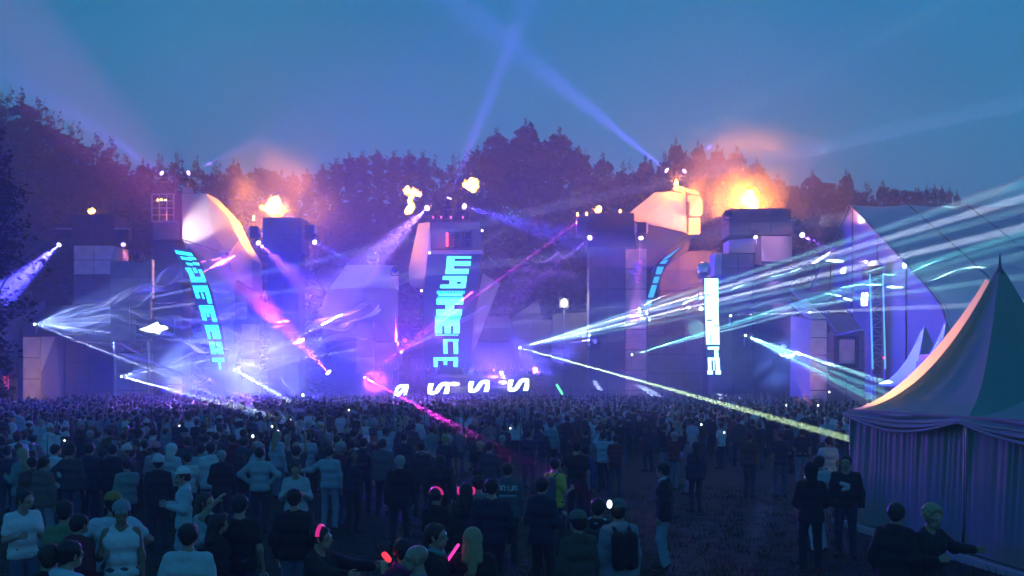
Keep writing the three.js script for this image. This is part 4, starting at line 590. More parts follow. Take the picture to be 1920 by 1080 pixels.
laser(1398, 629, 88, 'laser beside the right screen throwing teal beams down to the right', [[1684, 746, 60, TE, 2.6, .36, false], [1672, 754, 59, CY, 2.2, .36, false], [1652, 756, 58, TE, 1.6, .5], [1690, 728, 62, CY, 1.2, .5], [1620, 752, 56, BW, .4, .5]], .8);
laser(65, 608, 100, 'laser at the left wing roof throwing a wide pale blue fan', [[352, 508, 97, ICE, .9, .34], [345, 524, 97, BW, .7, .34], [340, 546, 97, BL, .6, .6], [340, 572, 97, BW, .4, .6], [330, 600, 97, BL, .5, .7], [360, 640, 96, BW, .5, .5], [526, 789, 45, ICE, 1.2, .5, .22], [500, 786, 46, BW, .9, .5, .2], [540, 782, 48, BL, .9, .5, .26]], 1);
laser(228, 706, 100, 'laser low on the left wing throwing white beams to both sides', [[680, 556, 96, ICE, .7, .34], [670, 580, 96, BW, .6, .4], [650, 600, 96, BL, .6, .5], [650, 625, 97, BW, .5, .5], [530, 790, 45, ICE, 1.2, .5, .22], [520, 783, 48, BW, .9, .5, .24], [500, 776, 52, BW, .9, .5, .26]], 1);
laser(440, 693, 98.4, 'laser with a short bright white arrow of beams under the left screen', [[650, 585, 96, ICE, .9, .4], [650, 620, 97, BW, .6, .6], [640, 660, 97, BW, .5, .8], [560, 762, 64, ICE, 1.2, .5, .26]], 1);
laser(752, 660, 94, 'small pink laser left of the centre tower screen', [[640, 690, 97, MAGENTA, .6, .5], [1109, 441, 96, MAGENTA, 1, .3], [1120, 425, 96, MAGENTA, .5, .24]], .8);
laser(684, 708, 94.4, 'magenta laser at the stage edge throwing a fan over the crowd', [[985, 872, 25, MAGENTA, 2.2, .5, .12], [944, 846, 29, MAGENTA, 1.8, .5, .16], [900, 816, 34, MAGENTA, 1.8, .5, .2], [862, 806, 38, MAGENTA, 1.6, .5, .24], [880, 552, 98, MAGENTA, 1.3, .3], [990, 484, 97, MAGENTA, .8, .26]], .8);
movingLight(at(620, 703, 95), at(400, 470, 84), C(1, .12, .62), 'big moving light on the stage floor, pink beam up to the left', { cd: 9e4, deg: 7, pen: .85, size: 1.3, hang: false, lens: [5, 4, 5] });
{ const o = thing('strobe_light', 'strobe with an added glow plate shaped like lit smoke, inside the left laser fan', 'stage light', at(290, 616, 90)); part('housing', box(-1.7, 1.7, -.9, .9, -.5, -.1, .05), M.black, o); const sh = new THREE.Shape([[-1.7, -.1], [-.9, .2], [-.2, .55], [.3, .8], [.5, .4], [1.2, .3], [1.5, 0], [.7, -.3], [.5, -.7], [-.1, -.45], [-.8, -.4]].map(([a, b]) => new THREE.Vector2(a * .8, b * .75))); part('glow_plate', (() => { const g = new THREE.ExtrudeGeometry(sh, { depth: .06, bevelEnabled: false }); g.translate(0, 0, -.06); return g; })(), glow(4, 4.4, 5), o); const l = new THREE.RectAreaLight(C(.8, .9, 1), 8, 2.6, 1.2); l.name = 'strobe_light_source'; l.position.copy(at(290, 616, 89.6)); l.lookAt(at(330, 660, 60)); scene.add(l); }  // glowing plate cut to the outline of the white lit smoke

// ---------------------------------------------------------------- smoke: thin folded veils that drift where the laser planes cut through them
{
  const wisp = noiseTex(256, (u, v) => { const w = fbm(u, v, 3, 41, 3) - .5, s = fbm(u * .5 + .5, v + w * .22, 4, 47, 2), f = fbm(u * .25, v + w * .3, 16, 53, 4), g = smooth(f * .6 + s * .4, .42, .72); return [g, g, g]; });
  const hazeTex = [0, 1, 2].map((k) => noiseTex(256, (u, v) => { const w = fbm(u, v, 3, 71 + k * 9, 3) - .5, n = fbm(u + w * .3, v + w * .2, 4, 61 + k * 7, 4), edge = smooth(Math.min(u, 1 - u), 0, .3) * smooth(1 - v, 0, .55) * smooth(v, -.2, .25), g = clamp(edge * smooth(n + .25 * w, .2, .72), 0, 1); return [g, g, g]; }));
    const smokeM = [.5, .34].map((op) => new THREE.MeshPhysicalMaterial({ color: C(.92, .92, .94), roughness: 1, transmission: .5, thickness: 0, transparent: true, opacity: op, alphaMap: wisp, side: THREE.DoubleSide, specularIntensity: 0 }));
  const smokeThing = thing('smoke', 'thin folded veils of smoke in the laser fans, with added haze and halo sheets', 'smoke'); smokeThing.userData.kind = 'stuff';
  function veil(p, A, B, s0, amp, wav, seed, m = 0) {   // swept from the apex towards two far points
    const a = at(...p), e0 = at(...A), e1 = at(...B), r = rngOf(seed), n = new THREE.Vector3().crossVectors(e0.clone().sub(a), e1.clone().sub(a)).normalize(), pos = [], uv = [], idx = [], NS = 90, NT = 36, f = [0, 1, 2, 3].map(() => r() * 6.3), u0 = r();
    for (let i = 0; i <= NS; i++) for (let j = 0; j <= NT; j++) { const s = s0 + (1 - s0) * i / NS, t = j / NT, q = a.clone().lerp(e0.clone().lerp(e1, t), s), w = amp * Math.pow(s, .8) * (Math.sin(s * wav + f[0] + t * 3.1) * .55 + Math.sin(s * wav * 1.9 - t * 5 + f[1]) * .3 + Math.sin(t * 7 + s * wav * .6 + f[2]) * .45 + .16 * Math.sin(s * wav * 4.3 + t * 11 + f[3])); q.addScaledVector(n, w); pos.push(q.x, q.y, q.z); uv.push(u0 + s * 1.1, t * .9 + u0); }
    for (let i = 0; i < NS; i++) for (let j = 0; j < NT; j++) { const k = i * (NT + 1) + j, l = k + NT + 1; idx.push(k, l, k + 1, k + 1, l, l + 1); }
    const g = new THREE.BufferGeometry(); g.setAttribute('position', new THREE.Float32BufferAttribute(pos, 3)); g.setAttribute('uv', new THREE.Float32BufferAttribute(uv, 2)); g.setIndex(idx); g.computeVertexNormals(); const q = part('smoke_and_halo_veil', g, smokeM[m], smokeThing); q.castShadow = false;
  }
  const fill = (p, t, c, cd, deg) => spot('added_fill_light', at(...p), at(...t), c, cd, deg, .4, 2);  // wide light added at each laser point to brighten the veils
  veil([65, 608, 100], [420, 490, 92], [420, 520, 66], .06, 1.1, 7, 1); veil([65, 608, 100], [540, 770, 74], [560, 780, 48], .06, 1.0, 8, 2); veil([65, 608, 100], [440, 560, 92], [440, 600, 68], .1, 1.3, 9, 3, 1);
  veil([65, 608, 100], [440, 480, 90], [460, 510, 66], .08, 1.4, 8, 21); veil([65, 608, 100], [430, 640, 92], [440, 660, 70], .08, 1.2, 9, 22); veil([65, 608, 100], [460, 610, 92], [470, 550, 68], .1, 1.5, 7, 23, 1);
  fill([65, 608, 100], [345, 585, 84], C(.32, .48, 1), 22000, 13.5);
  veil([228, 706, 100], [700, 550, 92], [720, 590, 66], .06, 1.2, 8, 4); veil([228, 706, 100], [560, 775, 60], [580, 780, 40], .06, .9, 9, 5); veil([228, 706, 100], [690, 640, 90], [700, 660, 64], .1, 1.3, 7, 6, 1);
  fill([228, 706, 100], [560, 670, 82], C(.26, .38, 1), 14000, 14.5);
  veil([440, 693, 98.4], [650, 585, 95], [670, 640, 76], .05, 1.0, 8, 7); veil([440, 693, 98.4], [600, 740, 84], [620, 750, 64], .05, .8, 8, 8, 1); fill([440, 693, 98.4], [600, 660, 74], C(.7, .78, 1), 1400, 24);
  veil([975, 652, 95], [1960, 330, 88], [1960, 390, 62], .03, 1.6, 10, 9); veil([975, 652, 95], [1960, 400, 88], [1960, 470, 62], .03, 1.7, 9, 10, 1);
  veil([975, 652, 95], [1960, 360, 90], [1960, 420, 66], .03, 1.3, 12, 24); veil([975, 652, 95], [1700, 520, 84], [1700, 600, 62], .04, 1.2, 9, 25, 1);
  fill([975, 652, 95], [1640, 405, 66], C(.5, .9, .95), 5000, 6);
  veil([1185, 665, 93], [1960, 430, 84], [1960, 480, 62], .04, 1.2, 9, 12); fill([1185, 665, 93], [1700, 455, 66], C(.3, .9, .9), 2200, 6);
  veil([1398, 629, 88], [1720, 720, 76], [1730, 745, 54], .05, .9, 8, 13); fill([1398, 629, 88], [1640, 710, 62], C(.25, .8, .85), 200, 11);
  veil([752, 660, 94], [1040, 470, 92], [1080, 500, 70], .04, 1.1, 8, 14, 1); veil([684, 708, 94.4], [940, 800, 66], [980, 830, 38], .05, .8, 9, 15, 1); fill([684, 708, 94.4], [840, 780, 55], C(.8, .1, 1), 4500, 9); fill([752, 660, 94], [960, 530, 82], C(.8, .2, 1), 4000, 16);
  // see-through material of the halo sheets and the haze sheets
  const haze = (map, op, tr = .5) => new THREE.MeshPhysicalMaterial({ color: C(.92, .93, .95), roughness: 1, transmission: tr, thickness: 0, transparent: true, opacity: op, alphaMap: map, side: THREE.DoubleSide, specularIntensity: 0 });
  const pr = rngOf(909);
  // soft round sheets added to carry a halo of glow about the two big flames
  const haloTex = noiseTex(256, (u, v) => { const r = Math.hypot(u - .5, v - .5) * 2, w = fbm(u, v, 3, 83, 3) - .5, g = smooth(1 - r - .5 * w, 0, .75) * smooth(fbm(u + w * .2, v, 4, 87, 4), .1, .8); return [g, g, g]; }), haloM = haze(haloTex, .085);
  for (const [x, y, dd, s] of [[513, 372, 98.6, 8.5], [1408, 352, 92.6, 10]]) for (const [k, off] of [[0, 2.6], [1, -2.2], [2, -4.2]]) {
    const g = new THREE.PlaneGeometry(s * 2, s * 1.6, 24, 20), a = g.attributes.position, c = at(x + (k - 1) * 10, y + 12, dd), f = pr() * 9; for (let i = 0; i < a.count; i++) a.setZ(i, .7 * Math.sin(a.getX(i) * .8 + f) + .5 * Math.sin(a.getY(i) * 1.1 + f * 2));
    g.rotateZ(k * 1.3); g.rotateY((k - 1) * .35); g.translate(c.x, c.y, c.z + off); g.computeVertexNormals(); part('smoke_and_halo_veil', g, haloM, smokeThing).castShadow = false;
  }
  // upright sheets before the stage with haze painted into their alpha
  const stageM = hazeTex.map((t) => haze(t, .13, .6));
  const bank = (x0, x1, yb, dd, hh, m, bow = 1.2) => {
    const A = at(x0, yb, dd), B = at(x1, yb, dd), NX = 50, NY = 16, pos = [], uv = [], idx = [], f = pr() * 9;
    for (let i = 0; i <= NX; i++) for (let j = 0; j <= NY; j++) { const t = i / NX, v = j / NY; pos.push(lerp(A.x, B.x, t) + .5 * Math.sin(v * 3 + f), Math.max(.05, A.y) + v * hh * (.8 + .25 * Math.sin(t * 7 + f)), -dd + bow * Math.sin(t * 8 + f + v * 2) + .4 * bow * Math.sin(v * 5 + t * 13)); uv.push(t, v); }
    for (let i = 0; i < NX; i++) for (let j = 0; j < NY; j++) { const k = i * (NY + 1) + j, l = k + NY + 1; idx.push(k, l, k + 1, k + 1, l, l + 1); } const g = new THREE.BufferGeometry(); g.setAttribute('position', new THREE.Float32BufferAttribute(pos, 3)); g.setAttribute('uv', new THREE.Float32BufferAttribute(uv, 2)); g.setIndex(idx); g.computeVertexNormals(); part('haze_sheet', g, m, smokeThing).castShadow = false;
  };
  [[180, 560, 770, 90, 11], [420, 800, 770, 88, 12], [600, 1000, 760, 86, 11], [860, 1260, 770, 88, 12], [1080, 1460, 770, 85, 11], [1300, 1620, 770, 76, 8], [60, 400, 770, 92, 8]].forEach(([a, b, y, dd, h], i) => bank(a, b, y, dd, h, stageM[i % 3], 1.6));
}
const ARM = { down: [[.17, -1, .02], [.06, -1, .16]], loose: [[.22, -1, -.08], [.1, -1, .3]], cup: [[.24, -1, .08], [-.22, .25, 1]], phone: [[.2, -1, .2], [-.5, .4, .9]], up: [[.5, .86, .15], [.02, 1, .1]], high: [[.3, 1, .1], [-.12, 1, .06]], head: [[.9, .25, .25], [-.72, .78, -.1]], reach: [[.35, -.35, .9], [.1, .05, 1]], wide: [[.75, -.75, .05], [.1, -.45, .85]], side: [[.8, -.55, .1], [.85, -.1, .3]], hips: [[.72, -.72, -.15], [-.65, -.6, .3]], cross: [[.2, -1, .22], [-1, .12, .4]], pocket: [[.28, -1, -.12], [-.1, -1, .34]], mouth: [[.25, -.9, .35], [-.35, .95, .5]], record: [[.35, .1, .9], [-.25, .85, .55]], clap: [[.4, .35, .7], [-.5, .75, .4]] };
const skins = [mat(.42, .25, .18, .55), mat(.33, .18, .12, .55), mat(.22, .115, .075, .55)];
const hairs = { black: mat(.012, .010, .009, .6), brown: mat(.04, .022, .013, .6), fair: mat(.36, .27, .14, .6), grey: mat(.3, .3, .3, .6), ginger: mat(.2, .09, .03, .6) };
const clothCache = new Map();
const clothM = (c) => { const k = c.join(); if (!clothCache.has(k)) clothCache.set(k, mat(c[0], c[1], c[2], .85)); return clothCache.get(k); };

// builds the geometries of one posed figure, in metres, feet at the origin, facing +z
function figure({ h = 1.75, wide = 1, L = 'down', R = 'down', step = 0, sway = 0, lean = 0, turn = 0, nod = 0, top = 'tee', legs = 'trousers', hair = 'short', hat = null, female = false, seed = 1 }, res) {
  const k = h / 1.75, r = rngOf(seed * 131 + 7), out = {}, w = wide * (female ? .93 : 1);
  const up = (x, y, z) => { const t = clamp((y - .95) / .8, 0, 1); return V((x + sway * (y / 1.75)) * k, y * k, (z + lean * t) * k); };   // lean grows above the hips
  const hipX = .09, stance = .10 + .03 * r();
  const leg = (s) => { const f = s * step, bend = .02 + .03 * r(); return { hip: up(s * hipX, .92, 0), knee: up(s * (stance - .005), .49, .03 + f * .5 + bend), ank: up(s * stance, .085, f * .9 - .02), toe: up(s * (stance + .03), .035, f * .9 + .15), heel: up(s * stance, .04, f * .9 - .045) }; };
  const lg = [leg(-1), leg(1)], sh = (s) => up(s * .168 * w, 1.408, -.01);
  const arm = (s, name) => { const [u, f] = ARM[name], S = sh(s), U = V(u[0] * s, u[1], u[2]).normalize(), Fd = V(f[0] * s, f[1], f[2]).normalize(), E = S.clone().addScaledVector(U, .295 * k), Wr = E.clone().addScaledVector(Fd, .255 * k); return { S, E, W: Wr, d: Fd }; };
  const arms = [arm(-1, R), arm(1, L)], kk = k;
  const head = (x, y, z) => { const c = Math.cos(turn), s = Math.sin(turn), n = Math.sin(nod), m = Math.cos(nod), yy = y - 1.52, y2 = yy * m - z * n, z2 = yy * n + z * m; return up(x * c + z2 * s, 1.52 + y2, -x * s + z2 * c + .015); };
  // ------- body
  const body = [];
  for (const g of lg) body.push(bone(g.hip, g.knee, .082 * kk * w, .054 * kk), bone(g.knee, g.ank, .056 * kk, .037 * kk), bone(g.ank, g.toe, .042 * kk, .03 * kk), bone(g.ank, g.heel, .04 * kk, .036 * kk));
  body.push(bone(up(-.075 * w, .95, -.01), up(.075 * w, .95, -.01), .108 * kk), bone(up(-.05 * w, 1.1, 0), up(.05 * w, 1.1, 0), .098 * kk), bone(up(-.085 * w, 1.29, 0), up(.085 * w, 1.29, 0), .108 * kk), bone(up(-.03 * w, 1.44, -.02), up(-.145 * w, 1.4, -.012), .056 * kk, .05 * kk), bone(up(.03 * w, 1.44, -.02), up(.145 * w, 1.4, -.012), .056 * kk, .05 * kk), bone(up(0, 1.42, -.02), head(0, 1.58, -.015), .062 * kk, .054 * kk));
  if (female) body.push(bone(up(-.07, 1.27, .075), up(-.07, 1.27, .08), .06 * kk), bone(up(.07, 1.27, .075), up(.07, 1.27, .08), .06 * kk));
  for (const a of arms) body.push(bone(a.S, a.E, .05 * kk * w, .039 * kk), bone(a.E, a.W, .041 * kk, .026 * kk));
  const parts = [solid(body, res.body, .04 * kk)];
  // ------- head with a face
  const hb = [bone(head(0, 1.665, -.022), head(0, 1.655, .012), .086 * kk), bone(head(0, 1.6, .03), head(0, 1.585, .042), .066 * kk, .058 * kk), bone(head(-.022, 1.553, .062), head(.022, 1.553, .062), .034 * kk), bone(head(0, 1.635, .098), head(0, 1.607, .118), .011 * kk, .017 * kk), bone(head(-.02, 1.578, .092), head(.02, 1.578, .092), .014 * kk), bone(head(-.05, 1.648, .085), head(.05, 1.648, .085), .017 * kk), bone(head(-.083, 1.64, -.005), head(-.087, 1.6, .002), .017 * kk, .012 * kk), bone(head(.083, 1.64, -.005), head(.087, 1.6, .002), .017 * kk, .012 * kk), bone(head(0, 1.56, -.012), head(0, 1.5, -.014), .054 * kk)];
  const eyeL = head(-.034, 1.628, .1), eyeR = head(.034, 1.628, .1), er = .019 * kk;
  parts.push(solid(hb, res.head, .022 * kk, (d, x, y, z) => Math.min(Math.max(d, er * .95 - Math.min(Math.hypot(x - eyeL.x, y - eyeL.y, z - eyeL.z), Math.hypot(x - eyeR.x, y - eyeR.y, z - eyeR.z))), Math.min(Math.hypot(x - eyeL.x, y - eyeL.y, z - eyeL.z + .01), Math.hypot(x - eyeR.x, y - eyeR.y, z - eyeR.z + .01)) - .013 * kk)));
  // ------- hands with separate fingers
  if (res.hand) arms.forEach((a, i) => {
    const s = i ? 1 : -1, f = a.d, n0 = V(-s, 0, .15), n = n0.addScaledVector(f, -n0.dot(f)).normalize(), sd = new THREE.Vector3().crossVectors(f, n).multiplyScalar(s), P = (x, y, z) => a.W.clone().addScaledVector(f, x * kk).addScaledVector(sd, y * kk).addScaledVector(n, z * kk), hnd = [];
    hnd.push(bone(a.W, P(.03, 0, 0), .026 * kk, .024 * kk)); for (const y of [-.026, -.009, .009, .026]) hnd.push(bone(P(.02, y * .6, 0), P(.088, y, 0), .017 * kk, .0135 * kk));
    const curl = (i ? L : R) === 'cup' || (i ? L : R) === 'phone' || (i ? L : R) === 'record' ? 1 : .38;
    [[-.028, .058], [-.0095, .068], [.0095, .064], [.027, .05]].forEach(([y, len], q) => { let p = P(.09, y, 0), ang = 0; for (let j = 0; j < 3; j++) { ang += curl * (.45 + .1 * q * (j === 0 ? .3 : 1)); const l = len * [.48, .3, .24][j] * kk, e = p.clone().addScaledVector(f, Math.cos(ang) * l).addScaledVector(n, Math.sin(ang) * l).addScaledVector(sd, y * .06 * kk); hnd.push(bone(p, e, (.0095 - j * .0008) * kk, (.0088 - j * .0008) * kk)); p = e; } });
    const t0 = P(.025, -.026, .006), t1 = P(.06, -.05, .018), t2 = P(.088, -.054, .03 + .012 * curl); hnd.push(bone(t0, t1, .015 * kk, .011 * kk), bone(t1, t2, .011 * kk, .009 * kk));
    parts.push(solid(hnd, res.hand, .007 * kk));
  }); else arms.forEach((a) => parts.push(solid([bone(a.W, a.W.clone().addScaledVector(a.d, .08 * kk), .03 * kk, .034 * kk), bone(a.W.clone().addScaledVector(a.d, .08 * kk), a.W.clone().addScaledVector(a.d, .16 * kk), .03 * kk, .018 * kk), bone(a.W.clone().addScaledVector(a.d, .03 * kk), a.W.clone().addScaledVector(a.d, .09 * kk).add(V(0, 0, .04 * kk)), .018 * kk, .012 * kk)], res.body * .7, .02)));
  out.body = merge(parts);
  // ------- clothing follows the body a little further out, with folds
  const loose = { tee: .017, tank: .012, shirt: .02, jacket: .026, hoodie: .029, dress: .018 }[top], hem = { tee: .86, tank: .9, shirt: .86, jacket: .8, hoodie: .82, dress: .62 }[top] * k, ph = r() * 9, fold = (x, y, z, a) => a * (Math.sin(y * 33 / k + x * 17 + ph) * Math.sin(x * 21 - y * 12 + z * 19 + ph) + .6 * Math.sin(y * 61 + z * 33 + ph * 2) * Math.sin(x * 47 + ph));
  const tb = [bone(up(-.078 * w, .93, -.005), up(.078 * w, .93, -.005), .108 * kk + loose), bone(up(-.065 * w, 1.1, 0), up(.065 * w, 1.1, 0), .102 * kk + loose), bone(up(-.09 * w, 1.29, 0), up(.09 * w, 1.29, 0), .108 * kk + loose), bone(up(-.03 * w, 1.437, -.02), up(-.145 * w, 1.395, -.012), .056 * kk + loose * .8, .05 * kk + loose * .6), bone(up(.03 * w, 1.437, -.02), up(.145 * w, 1.395, -.012), .056 * kk + loose * .8, .05 * kk + loose * .6)];
  if (top === 'dress') tb.push(bone(up(-.07, .75, 0), up(.07, .75, 0), .15 * kk)); if (female) tb.push(bone(up(-.07, 1.27, .075), up(.07, 1.27, .075), .062 * kk + loose * .5));
  if (hem < .84 * k) tb.push(bone(up(-.08, .84, 0), up(.08, .84, 0), .11 * kk + loose));
  for (const a of arms) { const mid = a.S.clone().lerp(a.E, .62); if (top === 'tee') tb.push(bone(a.S, mid, .053 * kk + loose, .052 * kk + loose)); else if (top !== 'tank' && top !== 'dress') tb.push(bone(a.S, a.E, .05 * kk + loose * .8, .043 * kk + loose), bone(a.E, a.W.clone().addScaledVector(a.d, -.01), .045 * kk + loose, .032 * kk + loose * .7)); }
  if (top === 'hoodie') tb.push(bone(up(-.06, 1.47, -.085), up(.06, 1.47, -.085), .055 * kk)); if (top === 'jacket') tb.push(bone(up(-.05, 1.47, -.04), up(.05, 1.47, -.04), .05 * kk));
  const neckY = (top === 'tank' ? 1.43 : 1.475) * k, nk = up(0, 1.5, .03);
  out.top = solid(tb, res.cloth, .05 * kk, (d, x, y, z) => Math.max(d + fold(x, y, z, .0055), hem - y, L === 'up' || L === 'high' || R === 'up' || R === 'high' || L === 'head' || R === 'head' || L === 'record' || R === 'record' || L === 'clap' ? -9 : y - 1.56 * k, .075 * kk - Math.hypot(x - nk.x, (y - nk.y) * 1.1, z - nk.z)));
  const bb = [bone(up(-.075 * w, .95, -.01), up(.075 * w, .95, -.01), .116 * kk)], end = legs === 'shorts' ? .42 : 0;
  for (const g of lg) { bb.push(bone(g.hip, g.knee, .094 * kk * w, .07 * kk)); if (!end) bb.push(bone(g.knee, g.ank, .069 * kk, .058 * kk), bone(g.ank, g.ank.clone().add(V(0, -.04, .01)), .056 * kk, .056 * kk)); }
  if (legs === 'skirt') { bb.length = 0; bb.push(bone(up(-.07, .97, -.01), up(.07, .97, -.01), .12 * kk), bone(up(-.12, .5, 0), up(.12, .5, 0), .16 * kk)); }
  const cutY = (legs === 'skirt' ? .42 : legs === 'shorts' ? .5 : .035) * k;
  out.legs = solid(bb, res.cloth, .03 * kk, (d, x, y, z) => Math.max(d + fold(x, y * .8, z, .005), y - 1.03 * k, cutY - y));
  out.shoe = lg.map((g) => solid([bone(g.heel.clone().add(V(0, .012, 0)), g.toe.clone().add(V(0, .014, .015)), .046 * kk, .042 * kk), bone(g.ank.clone().add(V(0, .0, 0)), g.toe.clone().lerp(g.ank, .5), .052 * kk, .045 * kk)], res.cloth * .8, .02, (d, x, y) => Math.max(d, -y + .002, y - .14 * k)));
  // ------- hair
  const wav = (x, y, z, a) => a * Math.sin(x * 90 + ph) * Math.sin(y * 70 + z * 80 + ph);
  const cut = (d, x, y, z) => { const fp = head(0, 1.62, .14), c = head(0, 1.65, 0), q = V(fp.x - c.x, 0, fp.z - c.z).normalize(), f = (x - c.x) * q.x + (z - c.z) * q.z, hy = (y - c.y) / k; return Math.max(d + wav(x, y, z, .004), (f / k - .052 - Math.max(0, hy) * .55), -hy - .10 + Math.max(0, f / k + .02) * 1.1); };
  const skull = [bone(head(0, 1.668, -.026), head(0, 1.662, .01), .1 * kk)];
  if (hair === 'short') out.hair = solid([...skull, bone(head(0, 1.6, -.06), head(0, 1.6, -.05), .06 * kk)], res.head * 1.3, .03, cut);
  if (hair === 'curly') out.hair = solid([bone(head(0, 1.69, -.03), head(0, 1.675, .0), .118 * kk)], res.head * 1.3, .03, (d, x, y, z) => cut(d + .008 * Math.sin(x * 75) * Math.sin(y * 80) * Math.sin(z * 70), x, y, z));
  if (hair === 'bun') out.hair = solid([...skull, bone(head(0, 1.73, -.08), head(0, 1.75, -.085), .05 * kk)], res.head * 1.3, .02, cut);
  if (hair === 'long') out.hair = solid([...skull, bone(head(-.055, 1.62, -.05), up(-.075, 1.42, -.1), .05 * kk, .045 * kk), bone(head(.055, 1.62, -.05), up(.075, 1.42, -.1), .05 * kk, .045 * kk), bone(head(0, 1.62, -.07), up(0, 1.3, -.14), .075 * kk, .05 * kk)], res.head * 1.4, .04, (d, x, y, z) => { const c = head(0, 1.65, 0), fp = head(0, 1.62, .14), q = V(fp.x - c.x, 0, fp.z - c.z).normalize(), f = (x - c.x) * q.x + (z - c.z) * q.z, hy = (y - c.y) / k; return Math.max(d + wav(x, y * .3, z, .006), f / k - .05 - Math.max(0, hy) * .5); });
  if (hair === 'tail') out.hair = solid([...skull, bone(head(0, 1.69, -.1), head(0, 1.65, -.15), .03 * kk), bone(head(0, 1.66, -.15), up(0, 1.4, -.17), .034 * kk, .018 * kk)], res.head * 1.3, .025, (d, x, y, z) => (y < head(0, 1.6, 0).y ? d : Math.max(d, cut(-9, x, y, z))));
  // ------- hats and what is worn on head and back
  const cr = [bone(head(0, 1.69, -.02), head(0, 1.685, .005), .102 * kk)], hatPlane = (y0) => (d, x, y, z) => { const c = head(0, y0, 0), u = head(0, y0 + .1, 0).sub(c).normalize(); return Math.max(d, -((x - c.x) * u.x + (y - c.y) * u.y + (z - c.z) * u.z)); };
  if (hat === 'cap') out.hat = solid([...cr, ...[-.05, -.02, .02, .05].map((x) => bone(head(x, 1.688, .08), head(x * .8, 1.678, .165 - Math.abs(x) * .5), .014 * kk, .008 * kk))], res.head * 1.2, .012, hatPlane(1.675));
  if (hat === 'beanie') out.hat = solid([bone(head(0, 1.70, -.03), head(0, 1.69, .0), .108 * kk), bone(head(0, 1.76, -.04), head(0, 1.78, -.05), .05 * kk)], res.head * 1.3, .03, hatPlane(1.655));
  if (hat === 'santa') out.hat = solid([bone(head(0, 1.70, -.03), head(0, 1.69, .0), .11 * kk), bone(head(.02, 1.76, -.05), head(.14, 1.77, -.1), .06 * kk, .03 * kk), bone(head(.14, 1.77, -.1), head(.16, 1.7, -.12), .04 * kk)], res.head * 1.3, .02, hatPlane(1.66));
  if (hat === 'hood') out.hat = solid([bone(head(0, 1.675, -.035), head(0, 1.665, -.005), .122 * kk), bone(head(0, 1.56, -.06), up(0, 1.46, -.06), .1 * kk, .09 * kk)], res.head * 1.4, .04, (d, x, y, z) => { const c = head(0, 1.64, 0), fp = head(0, 1.62, .14), q = V(fp.x - c.x, 0, fp.z - c.z).normalize(); return Math.max(d, (x - c.x) * q.x + (z - c.z) * q.z - .05 * k); });
  if (hat === 'band') { const pts = []; for (let i = 0; i <= 20; i++) { const a = Math.PI * i / 20; pts.push(head(Math.cos(a) * .108, 1.665 + Math.sin(a) * .1, -.005)); } out.band = new THREE.TubeGeometry(new THREE.CatmullRomCurve3(pts), 24, .022 * kk, 8); }
  if (hat === 'muffs') out.muff = [-1, 1].map((s) => { const g = new THREE.SphereGeometry(.05 * kk, 14, 10); g.scale(.6, 1.25, 1); const c = head(s * .112, 1.635, -.005); g.translate(c.x, c.y, c.z); return g; });
  out.wrist = arms.map((a) => a.W.clone().addScaledVector(a.d, .1 * k)); out.headTop = head(0, 1.7, .0); out.face = head(0, 1.7, .12); out.at = up; out.k = k;
  return out;
}
